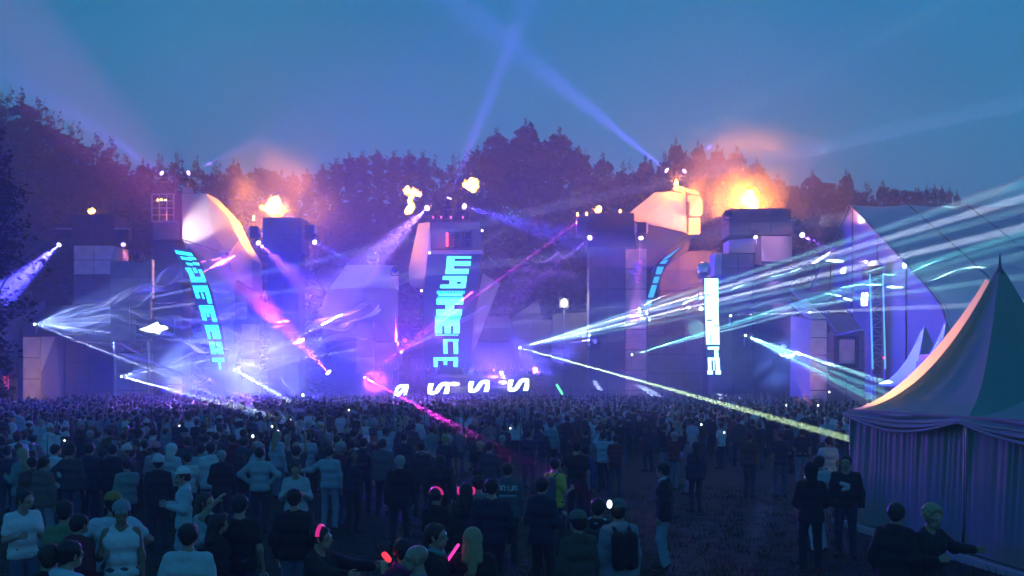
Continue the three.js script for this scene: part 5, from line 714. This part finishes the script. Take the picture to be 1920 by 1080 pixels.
function dress(o, f, c) {
  part('body', f.body, c.skin || skins[0], o);
  part({ tee: 'shirt', shirt: 'shirt', tank: 'tank_top', jacket: 'jacket', hoodie: 'hoodie', dress: 'dress' }[c.top || 'tee'], f.top, clothM(c.topC || [.02, .02, .025]), o);
  part(c.legs === 'skirt' ? 'skirt' : c.legs === 'shorts' ? 'shorts' : 'trousers', f.legs, clothM(c.legC || [.02, .02, .03]), o);
  for (const s of f.shoe) part('shoe', s, clothM(c.shoeC || [.015, .015, .015]), o);
  if (f.hair) part('hair', f.hair, hairs[c.hairC || 'black'], o);
  if (f.hat) part(c.hat === 'hood' ? 'hood' : 'cap', f.hat, clothM(c.hatC || [.02, .02, .02]), o);
  if (f.band) part('headband', f.band, mat(.7, .02, .3, .4), o);
  if (f.muff) for (const m of f.muff) part('ear_muff', m, mat(.7, .02, .3, .6), o);
  if (c.pack) { const k = f.k, b = f.at(0, 1.2, -.2), g = solid([bone(f.at(-.08, 1.05, -.19), f.at(-.08, 1.34, -.18), .085 * k), bone(f.at(.08, 1.05, -.19), f.at(.08, 1.34, -.18), .085 * k)], .024, .05); part('backpack', g, clothM(c.pack), o); for (const s of [-1, 1]) { const pts = [f.at(s * .09, 1.4, -.15), f.at(s * .1, 1.475, -.02), f.at(s * .1, 1.4, .115), f.at(s * .11, 1.2, .13)]; part('strap', new THREE.TubeGeometry(new THREE.CatmullRomCurve3(pts), 14, .022 * k, 6), clothM(c.pack), o); } }
  if (c.collar) { const pts = []; for (let i = 0; i <= 12; i++) { const a = Math.PI * 2 * i / 12; pts.push(f.at(Math.cos(a) * .085, 1.475 + .02 * Math.cos(a * 2), Math.sin(a) * .08)); } part('collar', new THREE.TubeGeometry(new THREE.CatmullRomCurve3(pts, true), 24, .03 * f.k, 8), clothM(c.collar), o); }
  if (c.print) { const g = solid([bone(f.at(-.06, 1.28, .13), f.at(.05, 1.25, .13), .04), bone(f.at(-.03, 1.18, .14), f.at(.05, 1.2, .14), .035)], .018, .02); part('print', g, clothM([.5, .5, .52]), o); }
  if (c.letters) { const gs = []; [[-.15, 'M'], [-.08, 'L'], [-.01, 'I'], [.05, 'A'], [.12, 'M']].forEach(([x, t]) => { const q = (a, b, wd) => gs.push(bar(f.at(x + a[0], 1.34 + a[1], -.152), f.at(x + b[0], 1.34 + b[1], -.152), .011, 5)); q([0, -.04], [0, .04]); if (t === 'M' || t === 'A') { q([.045, -.04], [.045, .04]); q([0, t === 'A' ? .04 : .035], [.045, t === 'A' ? .04 : .035]); } if (t === 'L') q([0, -.04], [.045, -.04]); }); part('lettering', merge(gs), clothM([.7, .72, .75]), o); part('back_panel', solid([bone(f.at(-.13, 1.2, -.14), f.at(.13, 1.2, -.14), .03)], .02, .02), clothM([.2, .3, .33]), o); }
  return o;
}
const fullRes = { body: .03, head: .0105, hand: .0075, cloth: .022 }, nearRes = { body: .026, head: .008, hand: .0065, cloth: .018 }, midRes = { body: .036, head: .015, hand: .011, cloth: .028 }, farRes = { body: .046, head: .022, hand: 0, cloth: .038 };
function place(o, px, headRow, h, face, dd) { const d = dd || (EYE - h) * F / (headRow - HZ); o.position.set((px - 960) / F * d, -.02, -d); o.rotation.y = face; return d; }
const BACK = Math.PI, LEFT = -Math.PI / 2, RIGHT = Math.PI / 2;
let personSeed = 1;
// px: photo column of the head, row: photo row of the crown of the head
function person(label, px, row, c) {
  const h = c.h || 1.75, o = thing('person', label, 'person', V(0, 0, 0)), d = place(o, px, row, h, c.face ?? BACK, c.d);
  const f = figure({ ...c, h, seed: personSeed++ }, d < 14.5 ? nearRes : d < 19 ? fullRes : midRes); dress(o, f, c); return { o, f, d };
}
const held = (P, i, off = V(0, 0, 0)) => P.f.wrist[i].clone().add(off).applyAxisAngle(V(0, 1, 0), P.o.rotation.y).add(P.o.position);
// ---------------------------------------------------------------- the people one can tell apart, nearest first
const col = { white: [.72, .75, .78], ice: [.55, .64, .72], navy: [.018, .024, .05], black: [.012, .012, .014], char: [.03, .03, .034], grey: [.14, .15, .16], green: [.12, .24, .13], teal: [.2, .34, .36], jean: [.06, .1, .17], pale: [.3, .38, .46], red: [.4, .03, .06], yellow: [.62, .52, .06], blue: [.05, .08, .3], tan: [.28, .24, .17], brown: [.08, .055, .04], olive: [.1, .11, .06], sand: [.4, .34, .26], pink: [.6, .12, .25] };
const P = {};
P.tee = person('man in a white T-shirt at the lower left edge, hands together at his chest', 43, 917, { topC: col.white, legC: col.jean, L: 'cup', R: 'cup', face: .9, turn: .4, nod: .2 });
P.green = person('person in a green top with a yellow cap band, back turned, lower left', 121, 940, { h: 1.72, topC: col.green, top: 'shirt', legC: col.black, hat: 'cap', hatC: [.03, .03, .02], L: 'down', R: 'pocket', face: BACK + .3 });
P.redarm = person('person in a dark red jacket right beside the green top', 147, 962, { h: 1.65, top: 'jacket', topC: [.2, .02, .03], legC: col.black, L: 'pocket', R: 'pocket', face: BACK - .5, hair: 'short' });
P.whiteback = person('broad man in a loose white T-shirt and orange cap behind the white tank top', 212, 923, { h: 1.82, wide: 1.18, topC: col.ice, legC: col.jean, hat: 'cap', hatC: [.4, .2, .05], L: 'hips', R: 'hips', face: BACK + .4 });
P.tank = person('man in a white tank top under an open grey shirt with a grey cap', 228, 938, { h: 1.78, top: 'tank', topC: col.white, legC: col.jean, hat: 'cap', hatC: [.25, .27, .3], skin: skins[1], L: 'down', R: 'cup', face: .35, nod: .25 });
P.hoodie = person('dark-haired person in a pale blue hoodie at the bottom left', 126, 1012, { topC: col.ice, top: 'hoodie', legC: col.black, L: 'cup', R: 'down', face: BACK - .6, nod: .1 });
P.darkleft = person('person in black clothes left of the pale blue hoodie at the bottom left', 93, 1018, { h: 1.72, topC: col.black, top: 'jacket', face: BACK + .2, hair: 'short', hairC: 'brown' });
P.sweater = person('person seen from behind in a pale long-sleeved sweater at the bottom edge', 353, 980, { topC: [.5, .6, .62], top: 'shirt', legC: col.black, L: 'pocket', R: 'pocket', face: BACK, wide: 1.12 });
P.woman = person('woman with long dark hair in a grey-teal sweater beside a red skirt', 384, 922, { h: 1.7, female: true, topC: [.3, .42, .42], top: 'shirt', legs: 'skirt', legC: col.black, hair: 'long', L: 'mouth', R: 'cup', face: 1.35, hairC: 'brown' });
P.redskirt = person('person with a red skirt leaning behind the grey-teal sweater woman', 408, 962, { h: 1.6, female: true, topC: col.black, top: 'jacket', legs: 'skirt', legC: [.5, .02, .07], hair: 'long', L: 'cup', R: 'down', face: 2.2 });
P.arm = person('man in a black T-shirt with one hand raised to his head', 449, 926, { h: 1.8, topC: col.black, legC: [.03, .05, .09], L: 'head', R: 'loose', face: BACK + .05, wide: 1.08 });
P.blackjean = person('person in a black top and blue jeans, back turned, left of the pink headband', 552, 915, { h: 1.78, topC: col.black, top: 'shirt', legC: [.09, .17, .27], face: BACK, L: 'pocket', R: 'pocket', hair: 'short', wide: 1.05 });
P.band = person('woman in dark clothes with a glowing pink headband reaching forward', 600, 985, { h: 1.68, female: true, topC: col.black, top: 'jacket', legC: col.black, hair: 'bun', hat: 'band', L: 'reach', R: 'reach', face: 1.2, turn: .2 });
P.capjacket = person('person in a white cap and pale jacket standing sideways in the left crowd', 345, 877, { h: 1.76, topC: [.45, .55, .6], top: 'jacket', legC: col.pale, hat: 'cap', hatC: col.white, L: 'cup', R: 'cup', face: -1.2 });
P.santa = person('person in dark clothes with a white woolly hat in the left crowd', 297, 855, { h: 1.74, topC: col.black, top: 'jacket', hat: 'beanie', hatC: [.6, .6, .62], face: BACK + .3, L: 'cup' });
P.teal = person('person in a pale teal sweater seen from behind with both elbows out', 487, 838, { h: 1.78, topC: [.3, .44, .48], top: 'shirt', legC: col.char, L: 'hips', R: 'hips', face: BACK, wide: 1.1 });
P.lanyard = person('person in a light jacket with a lanyard facing the camera', 555, 866, { h: 1.7, topC: [.4, .46, .5], top: 'jacket', legC: col.grey, L: 'cup', R: 'cup', face: .1, nod: .3 });
P.reach = person('person in pale blue sleeves and jeans stretching an arm to the left', 618, 835, { h: 1.78, topC: [.3, .42, .52], top: 'shirt', legC: [.22, .33, .46], L: 'side', R: 'down', face: BACK - .15 });
P.lt = person('person in a light teal T-shirt and dark trousers in the left crowd', 377, 832, { topC: [.28, .42, .44], legC: col.black, face: BACK + .2 });
P.jeans = person('person in a grey-blue top and pale jeans right of the light teal T-shirt', 398, 828, { topC: [.15, .22, .28], legC: col.pale, face: BACK - .3, L: 'cup' });
P.xmas = person('person in a pink Santa hat in the left crowd', 292, 830, { h: 1.74, topC: [.3, .33, .36], top: 'hoodie', hat: 'santa', hatC: [.6, .25, .3], face: BACK + .6 });
P.snow = person('person with a fluffy white hood beside the pink Santa hat', 322, 832, { topC: [.5, .55, .58], top: 'hoodie', hat: 'hood', hatC: [.6, .64, .66], face: BACK - .3 });
P.wshirt = person('person in a bright white shirt in the left crowd', 127, 836, { topC: col.white, top: 'shirt', legC: col.black, face: BACK + .4, L: 'cup' });
P.dark1 = person('tall person in a dark jacket in the left crowd, under the lilac wall', 168, 830, { h: 1.84, topC: col.navy, top: 'jacket', face: BACK });
P.dark2 = person('broad person in black with back turned near the middle of the left crowd', 212, 832, { h: 1.82, wide: 1.15, topC: col.black, top: 'jacket', face: BACK + .1 });
P.sleeve = person('person with a pale green sleeve at the dark edge of the left crowd', 238, 858, { h: 1.7, topC: [.16, .27, .26], top: 'shirt', face: BACK + .7, L: 'down', R: 'reach' });
P.brown = person('person in a brownish jacket in the left crowd, leaning to one side', 66, 855, { h: 1.72, topC: col.brown, top: 'jacket', face: BACK + .3, sway: .05 });
P.khaki = person('person in an olive jacket and faded jeans in the left crowd', 82, 855, { h: 1.74, topC: [.12, .11, .08], top: 'jacket', legC: [.2, .28, .34], face: BACK - .4 });
// middle
P.m1 = person('person in a dark coat at the left end of the middle group', 682, 820, { h: 1.8, topC: col.navy, top: 'jacket', face: BACK });
P.m2 = person('man in a grey jacket right of the dark coat in the middle group', 718, 822, { h: 1.8, topC: [.09, .11, .13], top: 'jacket', face: BACK - .2, wide: 1.1 });
P.m3 = person('grey-haired man in a black jacket in the middle group', 750, 853, { h: 1.76, topC: col.black, top: 'jacket', hairC: 'grey', face: BACK + .2, wide: 1.12 });
P.m4 = person('person whose dark head stands out before the magenta haze, middle group', 758, 811, { topC: col.navy, top: 'shirt', face: BACK });
P.m5 = person('person in a dark jacket with a pale scarf in the middle group', 790, 827, { topC: col.char, top: 'jacket', collar: [.3, .36, .42], face: BACK + .1 });
P.m6 = person('person with long dark hair in a black coat in the middle group', 825, 852, { h: 1.68, female: true, topC: col.black, top: 'jacket', hair: 'long', face: BACK, wide: 1.1 });
P.m7 = person('man in a dark shirt standing in the magenta laser light', 918, 827, { topC: [.06, .05, .08], top: 'shirt', face: BACK - .1, L: 'cup' });
P.m8 = person('man in a dark jacket with pale lettering across his back', 952, 867, { topC: [.07, .1, .12], top: 'jacket', letters: true, face: BACK, wide: 1.08 });
P.m9 = person('person in a yellow T-shirt with a dark backpack', 1040, 857, { h: 1.76, topC: col.yellow, legC: col.char, pack: [.05, .1, .12], face: BACK - .75, turn: .5, L: 'down', R: 'cup' });
P.m10 = person('tall man in a black T-shirt with back turned, right of the yellow T-shirt', 1081, 826, { h: 1.86, topC: col.black, legC: col.black, face: BACK - .2, L: 'hips', wide: 1.1 });
P.m11 = person('person in a blue jacket close beside the tall man in black', 1097, 833, { h: 1.76, topC: [.03, .05, .2], top: 'jacket', face: BACK + .5 });
P.m12 = person('man in a navy jacket with a pale belt line, hands in front', 1016, 893, { h: 1.78, topC: col.navy, top: 'jacket', face: BACK - .7, turn: .3, L: 'cup', R: 'cup', wide: 1.06 });
P.m13 = person('person with dark hair, white collar and a dark rucksack', 1121, 934, { h: 1.72, topC: col.black, top: 'jacket', collar: [.5, .6, .66], pack: col.char, face: BACK - .3, nod: .2 });
P.m14 = person('person in a teal cap with a lit head torch and a big black backpack', 1160, 937, { h: 1.76, topC: [.2, .26, .32], top: 'jacket', hat: 'cap', hatC: [.06, .14, .16], pack: col.black, face: BACK + .3, turn: -.4 });
P.m15 = person('woman with glowing pink ear muffs in a dark jacket', 874, 904, { h: 1.66, female: true, topC: [.02, .035, .03], top: 'jacket', hair: 'long', hat: 'muffs', face: BACK });
P.m16 = person('person in a teal top just right of the pink ear muffs', 896, 890, { h: 1.74, topC: [.1, .2, .22], top: 'shirt', face: BACK + .3 });
P.m17 = person('big man in a navy sweater left of the lettered jacket', 922, 896, { h: 1.8, wide: 1.15, topC: [.012, .018, .04], top: 'shirt', face: BACK, L: 'pocket', R: 'pocket' });
P.m18 = person('woman with a pink headband in dark clothes, drinking', 817, 914, { h: 1.66, female: true, topC: col.black, top: 'jacket', hair: 'tail', hat: 'band', face: BACK - .5, L: 'mouth' });
P.m19 = person('short-haired man in profile with a teal collar and dark jacket', 815, 980, { h: 1.74, topC: col.black, top: 'jacket', collar: [.1, .3, .3], face: 1.3, hairC: 'brown', L: 'cup', R: 'down' });
P.m20 = person('person with long fair hair seen from behind with a pink glow stick', 886, 987, { h: 1.66, female: true, topC: col.black, top: 'jacket', hair: 'long', hairC: 'fair', face: BACK, wide: 1.15 });
P.m21 = person('dark-haired person in a pink scarf at the bottom edge', 757, 1008, { h: 1.66, female: true, topC: [.2, .02, .08], top: 'shirt', collar: [.5, .04, .2], hair: 'short', face: BACK + .6, turn: -.4 });
P.m22 = person('bald man in a blue-grey T-shirt facing left at the bottom edge', 784, 1018, { h: 1.72, topC: [.12, .2, .28], hair: 'none', skin: skins[0], face: LEFT + .2, L: 'cup', R: 'cup' });
P.m23 = person('person in an olive cap behind the dark rucksack', 1084, 958, { h: 1.7, topC: [.05, .06, .05], top: 'jacket', hat: 'cap', hatC: [.1, .13, .1], face: BACK + .5 });
P.m25 = person('man in a black jacket with a white collar and pale jeans standing alone', 1246, 867, { h: 1.78, topC: col.black, top: 'jacket', collar: [.5, .58, .64], legC: [.24, .36, .44], face: -1.9, turn: -.3, L: 'pocket', R: 'loose', nod: .1 });
// right
P.r1 = person('hazy dark figure with long hair standing on the open ground right of centre', 1305, 827, { h: 1.7, female: true, topC: col.navy, top: 'jacket', hair: 'long', face: BACK + .2 });
P.r2 = person('person in long black clothes with a hood left of the tent, holding a phone', 1520, 868, { h: 1.8, topC: col.black, top: 'hoodie', hat: 'hood', hatC: col.black, hair: 'none', legC: col.black, shoeC: [.2, .02, .03], face: BACK - .1, L: 'phone', R: 'cup' });
P.r3 = person('person in a white T-shirt and white trousers beside the long black clothes', 1535, 853, { h: 1.78, topC: [.5, .6, .68], legC: [.5, .58, .66], face: BACK + .4, hairC: 'brown' });
P.r4 = person('man in a black T-shirt with a pale print standing at the corner of the tent', 1586, 852, { h: 1.84, topC: col.black, top: 'shirt', print: true, legC: col.navy, face: -.4, L: 'loose', R: 'loose', wide: 1.08 });
P.r5 = person('person in a pale blue shirt further back by the tent corner', 1553, 817, { h: 1.78, topC: [.35, .48, .58], face: BACK, hairC: 'brown' });
P.r6 = person('man in a dark jacket and tan trousers in front of the tent wall', 1679, 941, { h: 1.76, topC: col.black, top: 'jacket', legC: [.2, .17, .13], face: BACK - .8, turn: .3, hairC: 'brown', L: 'pocket', R: 'pocket' });
P.r7 = person('curly fair-haired person in a black jacket holding out one hand by the tent wall', 1744, 948, { h: 1.72, topC: col.black, top: 'jacket', hair: 'curly', hairC: 'fair', legC: col.black, face: .5, turn: -.2, nod: .2, L: 'side', R: 'cup' });
// things they carry
{ const o = thing('plastic_bag', 'pale plastic carrier bag hanging from the black T-shirt man\'s hand', 'bag', held(P.arm, 0)), g = solid([[0, -.22, 0, 0, -.42, 0, .1, .16], [-.02, -.05, 0, 0, -.2, 0, .03, .09]], .025, .06, (d, x, y, z) => d + .012 * Math.sin(x * 60 + y * 30) * Math.sin(z * 50 + y * 44)); g.scale(1, 1, .6); part('bag', g, mat(.6, .68, .72, .5), o); part('handle', new THREE.TorusGeometry(.045, .008, 6, 16), mat(.6, .68, .72, .5), o); }
{ const o = thing('drink_cup', 'pale yellow cup held out by the woman with the pink headband', 'cup', held(P.band, 1, V(0, -.02, .02))); part('cup', new THREE.LatheGeometry([[.001, -.06], [.03, -.06], [.042, .07], [.039, .07], [.029, -.05], [.001, -.05]].map(([a, b]) => new THREE.Vector2(a, b)), 16), mat(.75, .7, .4, .4), o); const q = new THREE.CylinderGeometry(.037, .037, .01, 14); q.translate(0, .045, 0); part('drink', q, mat(.5, .35, .08, .2), o); }
{ const o = thing('glow_stick', 'pink glow stick beside the long fair hair', 'glow stick', P.m20.o.position.clone().add(V(-.2, 1.42, .1))); const g = new THREE.CapsuleGeometry(.016, .2, 4, 10); g.rotateZ(-.6); part('glow_tube', g, glow(1.2, .06, .6), o); }
{ const o = thing('glow_stick', 'red glow stick beside the pink scarf at the bottom edge', 'glow stick', P.m21.o.position.clone().add(V(-.16, 1.5, .05))); const g = new THREE.CapsuleGeometry(.03, .06, 4, 10); g.rotateZ(.7); part('glow_tube', g, glow(1.3, .06, .1), o); }
{ const o = thing('head_torch', 'white head torch shining on the teal cap', 'torch', P.m14.f.headTop.clone().add(V(.06, .02, -.12)).applyAxisAngle(V(0, 1, 0), P.m14.o.rotation.y).add(P.m14.o.position).add(V(-.1, .02, .06))); const g = new THREE.SphereGeometry(.038, 12, 8); g.scale(.8, 1.3, .8); part('lamp_glass', g, glow(3.4, 3.8, 4), o); part('lamp_case', box(-.02, .06, -.03, .03, -.06, -.02, .01), M.black, o); }
P.band.o.children.find((m) => m.name === 'headband').material = glow(.7, .02, .26); P.m18.o.children.find((m) => m.name === 'headband').material = glow(.6, .02, .22);
for (const m of P.m15.o.children) if (m.name === 'ear_muff') m.material = glow(.8, .03, .26);
{ const o = thing('white_banner', 'small white cloth banner held up over the left crowd', 'banner', at(102, 828, 31)), g = new THREE.PlaneGeometry(.42, .4, 14, 10), a = g.attributes.position; for (let i = 0; i < a.count; i++) { const x = a.getX(i), y = a.getY(i); a.setXYZ(i, x * (1 - .3 * (.2 - y)), y - (Math.abs(x) < .1 && y < .08 ? -.12 * (1 - Math.abs(x) * 9) : 0), .04 * Math.sin(x * 14 + y * 5)); } g.computeVertexNormals(); const cl = mat(.7, .72, .75, .85); cl.side = THREE.DoubleSide; part('cloth', g, cl, o); for (const s of [-1, 1]) part('pole', bar(V(s * .22, -.5, 0), V(s * .2, .22, 0), .012, 5), M.dark, o); }
// phones lit in the crowd
let phoneN = 0;
for (const [x, y, d, w, l] of [[654, 769, 40, 1, 'lit phone in front of the magenta beams left of the booth'], [474, 818, 30, 1.5, 'bright phone held up in the left crowd'], [510, 800, 34, 1.2, 'highest of three bright phones close together in the left crowd'], [507, 816, 31, 1.2, 'lowest of three bright phones close together in the left crowd'], [521, 808, 33, 1, 'right one of three bright phones close together in the left crowd'], [538, 822, 28, 1.1, 'bright phone right of the three close together'], [544, 787, 44, 1.1, 'white phone light at the foot of the left laser fan'], [568, 741, 70, 1.6, 'far white phone light under the pink stage beam'], [121, 826, 26, 1, 'white light beside the small banner'], [337, 800, 36, 1.6, 'pale round light above the left crowd'], [957, 803, 32, 1, 'lit phone at the right of the magenta beams'], [1315, 796, 36, 1.1, 'warm phone light in the haze right of centre'], [1358, 811, 30, 1, 'white phone light in the haze right of centre'], [1474, 760, 50, 1, 'left of two small lights in the right crowd'], [1534, 760, 50, 1, 'right of two small lights in the right crowd'], [1555, 735, 66, 1, 'tiny light under the teal beams'], [347, 889, 16.2, .8, 'phone light in the hand of the white-capped person'], [1511, 894, 17, .9, 'phone lighting the side of the person in long black clothes'], [1598, 839, 22.6, 1.3, 'small white lamp at the corner of the tent eaves']]) {
  const o = thing('phone_light', l, 'phone', at(x, y, d)), s = w * .028 * Math.max(1, d / 26); const g = new THREE.SphereGeometry(s, 10, 8); g.scale(.8, 1, .4); part('lamp_glass', g, glow(3.2, 3.2, 3.4), o); part('case', box(-s * .8, s * .8, -s * 1.6, s * 1.2, -s * .9, -s * .45, s * .1), M.black, o);
}
{ const o = thing('glow_stick', 'green glow stick held up over the crowd right of the booth', 'glow stick', at(1049, 730, 60)); const g = new THREE.CapsuleGeometry(.07, .6, 4, 8); g.rotateZ(.55); part('glow_tube', g, glow(.25, 1.6, .7), o); }

// ---------------------------------------------------------------- posed stand-ins for the crowd further off: each a person with parts, cloned
const crowdR = rngOf(4242), CR = (a, b) => a + (b - a) * crowdR(), pick = (a) => a[Math.floor(crowdR() * a.length)];
const protoSpecs = [
  { L: 'down', R: 'down' }, { L: 'cup', R: 'down' }, { L: 'pocket', R: 'pocket', top: 'jacket' }, { L: 'phone', R: 'phone', top: 'hoodie' }, { L: 'up', R: 'down', top: 'tee' }, { L: 'cup', R: 'loose', female: true, hair: 'long', top: 'jacket' }, { L: 'down', R: 'mouth', female: true, hair: 'tail', top: 'tee' }, { L: 'hips', R: 'loose', top: 'shirt', hat: 'cap' }, { L: 'cross', R: 'cross', top: 'jacket' }, { L: 'record', R: 'record', top: 'shirt' }, { L: 'high', R: 'high', top: 'tee' }, { L: 'loose', R: 'cup', top: 'jacket', hat: 'beanie' },
];
const protos = protoSpecs.map((c, i) => ({ c, f: figure({ ...c, step: i % 3 ? .06 : -.05, sway: (i % 5 - 2) * .012, seed: 300 + i }, midRes) }));
const tops = [['black', [.012, .012, .014]], ['black', [.015, .014, .018]], ['navy', [.018, .025, .06]], ['dark grey', [.05, .052, .06]], ['brown', [.07, .05, .04]], ['grey', [.16, .17, .18]], ['pale blue', [.32, .44, .54]], ['white', [.6, .64, .68]], ['teal', [.12, .25, .27]], ['black', [.02, .02, .022]], ['dark red', [.14, .02, .03]]];
const bottoms = [[.012, .012, .016], [.03, .045, .08], [.06, .09, .15], [.02, .02, .024], [.14, .2, .27]];
const spots = [];
for (const k in P) spots.push([P[k].o.position.x, P[k].o.position.z]);
for (let d = 23; d < 36; d += .3) spots.push([(lerp(975, 1600, (1 / d - 1 / 95) / (1 / 24 - 1 / 95)) - 960) / F * d, -d]);   // nobody stands in the low end of the green beam
const free = (x, z, r) => { for (const s of spots) if ((s[0] - x) ** 2 + (s[1] - z) ** 2 < r * r) return false; return true; };
const zoneName = (px) => (px < 330 ? 'below the lilac walls' : px < 680 ? 'below the white laser fan' : px < 1130 ? 'below the booth screens' : px < 1400 ? 'under the green beam' : 'near the tent');
let made = 0;
function crowdPerson(px, d, face) {
  const x = (px - 960) / F * d; if (!free(x, -d, .46)) return false; spots.push([x, -d]);
  const q = pick(protos), t = pick(tops), c = q.c, dist = d < 27 ? 'near crowd' : d < 38 ? 'middle crowd' : 'hazy far crowd';
  const o = thing('person', `person in a ${t[0]} ${c.top === 'jacket' ? 'jacket' : c.top === 'hoodie' ? 'hoodie' : 'top'} in the ${dist} ${zoneName(px)}`, 'person', V(x, -.02, -d), `crowd ${zoneName(px)}`);
  dress(o, q.f, { ...c, topC: t[1], legC: pick(bottoms), hairC: pick(['black', 'black', 'brown', 'brown', 'fair', 'grey']), hatC: pick([[.02, .02, .02], [.5, .5, .5], [.2, .04, .04]]), skin: pick(skins) });
  const s = CR(.93, 1.06); o.scale.set(s * CR(.95, 1.08), s, s * CR(.95, 1.08)); o.rotation.y = face; made++; return true;
}
for (let i = 0; i < 900 && made < 112; i++) crowdPerson(CR(-30, 670), lerp(20.5, 40, Math.pow(crowdR(), 1.25)), BACK + CR(-.8, .8) + (crowdR() < .12 ? CR(1, 4) : 0));
for (let i = 0; i < 900 && made < 172; i++) crowdPerson(CR(660, 1140), lerp(25, 44, Math.pow(crowdR(), .8)), BACK + CR(-.7, .7));
for (let i = 0; i < 900 && made < 222; i++) crowdPerson(CR(1120, 1590), lerp(27, 46, Math.pow(crowdR(), .7)), BACK + CR(-.7, .7) + (crowdR() < .15 ? 2 : 0));
// the booth's people, arms in the air
[[712, 'up'], [741, 'up'], [786, 'high'], [803, 'high'], [818, 'up'], [868, 'high'], [882, 'up'], [897, 'high'], [911, 'up'], [926, 'high'], [941, 'up'], [962, 'high'], [978, 'high'], [993, 'up']].forEach(([px, a], i) => {
  const q = protos.find((p) => p.c.L === (a === 'up' ? 'up' : 'high')), d = 96.6 + (i % 3) * .5, o = thing('person', px < 830 ? 'person with raised arms on the deck left of the centre screen' : px > 955 ? 'person with raised arms at the right end of the deck' : 'person with raised arms on the deck behind the booth letters', 'person', V((px - 960) / F * d, 2.5, -d), px < 830 ? 'people on the deck left of the centre screen' : px > 955 ? 'people at the right end of the deck' : 'people on the deck behind the booth letters');
  dress(o, q.f, { ...q.c, topC: pick(tops)[1], legC: bottoms[0], hairC: pick(['black', 'brown', 'fair']) }); o.rotation.y = CR(-.5, .5);
});
// the packed crowd before the stage, uncountable in the haze
{
  const g0 = (q) => { const lay = [[q.body, skins[0].color], [q.top, null], [q.legs, C(.022, .025, .04)], ...q.shoe.map((s) => [s, C(.02, .02, .02)])]; if (q.hair) lay.push([q.hair, C(.02, .015, .012)]); if (q.hat) lay.push([q.hat, C(.2, .2, .22)]); return lay; };
  const crowd = new THREE.Group(); crowd.name = 'crowd'; crowd.userData = { kind: 'stuff', label: 'packed crowd lost in the violet haze in front of the stage', category: 'crowd' }; scene.add(crowd);
  const far = protoSpecs.map((c, i) => figure({ ...c, step: i % 2 ? .05 : -.04, seed: 500 + i }, farRes)), per = far.map(() => []);
  const m4 = new THREE.Matrix4(), qt = new THREE.Quaternion();
  for (let i = 0; i < 7600; i++) { const d = lerp(40, 93, crowdR()), px = CR(-60, 1640), x = (px - 960) / F * d; if (crowdR() > d / 93 || crowdR() > .25 + 1.5 * smooth(Math.sin(x * .55 + Math.sin(d * .31) * 2) * Math.sin(d * .47 + x * .21), -.75, .6) || !free(x, -d, .52) || (d > 80 && px > 1400) || (d > 66 && px > 1540) || (px < 130 && d > 76)) continue; spots.push([x, -d]); const k = Math.floor(crowdR() * far.length), s = CR(.87, 1.1); per[k].push(m4.compose(V(x, -.02, -d), qt.setFromAxisAngle(V(0, 1, 0), BACK + CR(-.7, .7)), V(s, s, s)).clone()); }
  far.forEach((f, k) => { const gs = [], lay = g0(f); for (const [g, c] of lay) { const q = g.clone(), n = q.attributes.position.count, a = new Float32Array(n * 3), cc = c || C(...tops[(k * 5 + 2) % tops.length][1]); for (let i = 0; i < n; i++) { a[i * 3] = cc.r; a[i * 3 + 1] = cc.g; a[i * 3 + 2] = cc.b; } q.setAttribute('color', new THREE.BufferAttribute(a, 3)); if (q.attributes.uv) q.deleteAttribute('uv'); gs.push(q.index ? q.toNonIndexed() : q); }
    const g = mergeGeometries(gs), im = new THREE.InstancedMesh(g, new THREE.MeshStandardMaterial({ vertexColors: true, roughness: .8 }), per[k].length); per[k].forEach((m, i) => im.setMatrixAt(i, m)); im.name = 'crowd_figures'; im.userData = { kind: 'stuff' }; im.castShadow = im.receiveShadow = true; crowd.add(im); });
}
renderer.render(scene, camera);
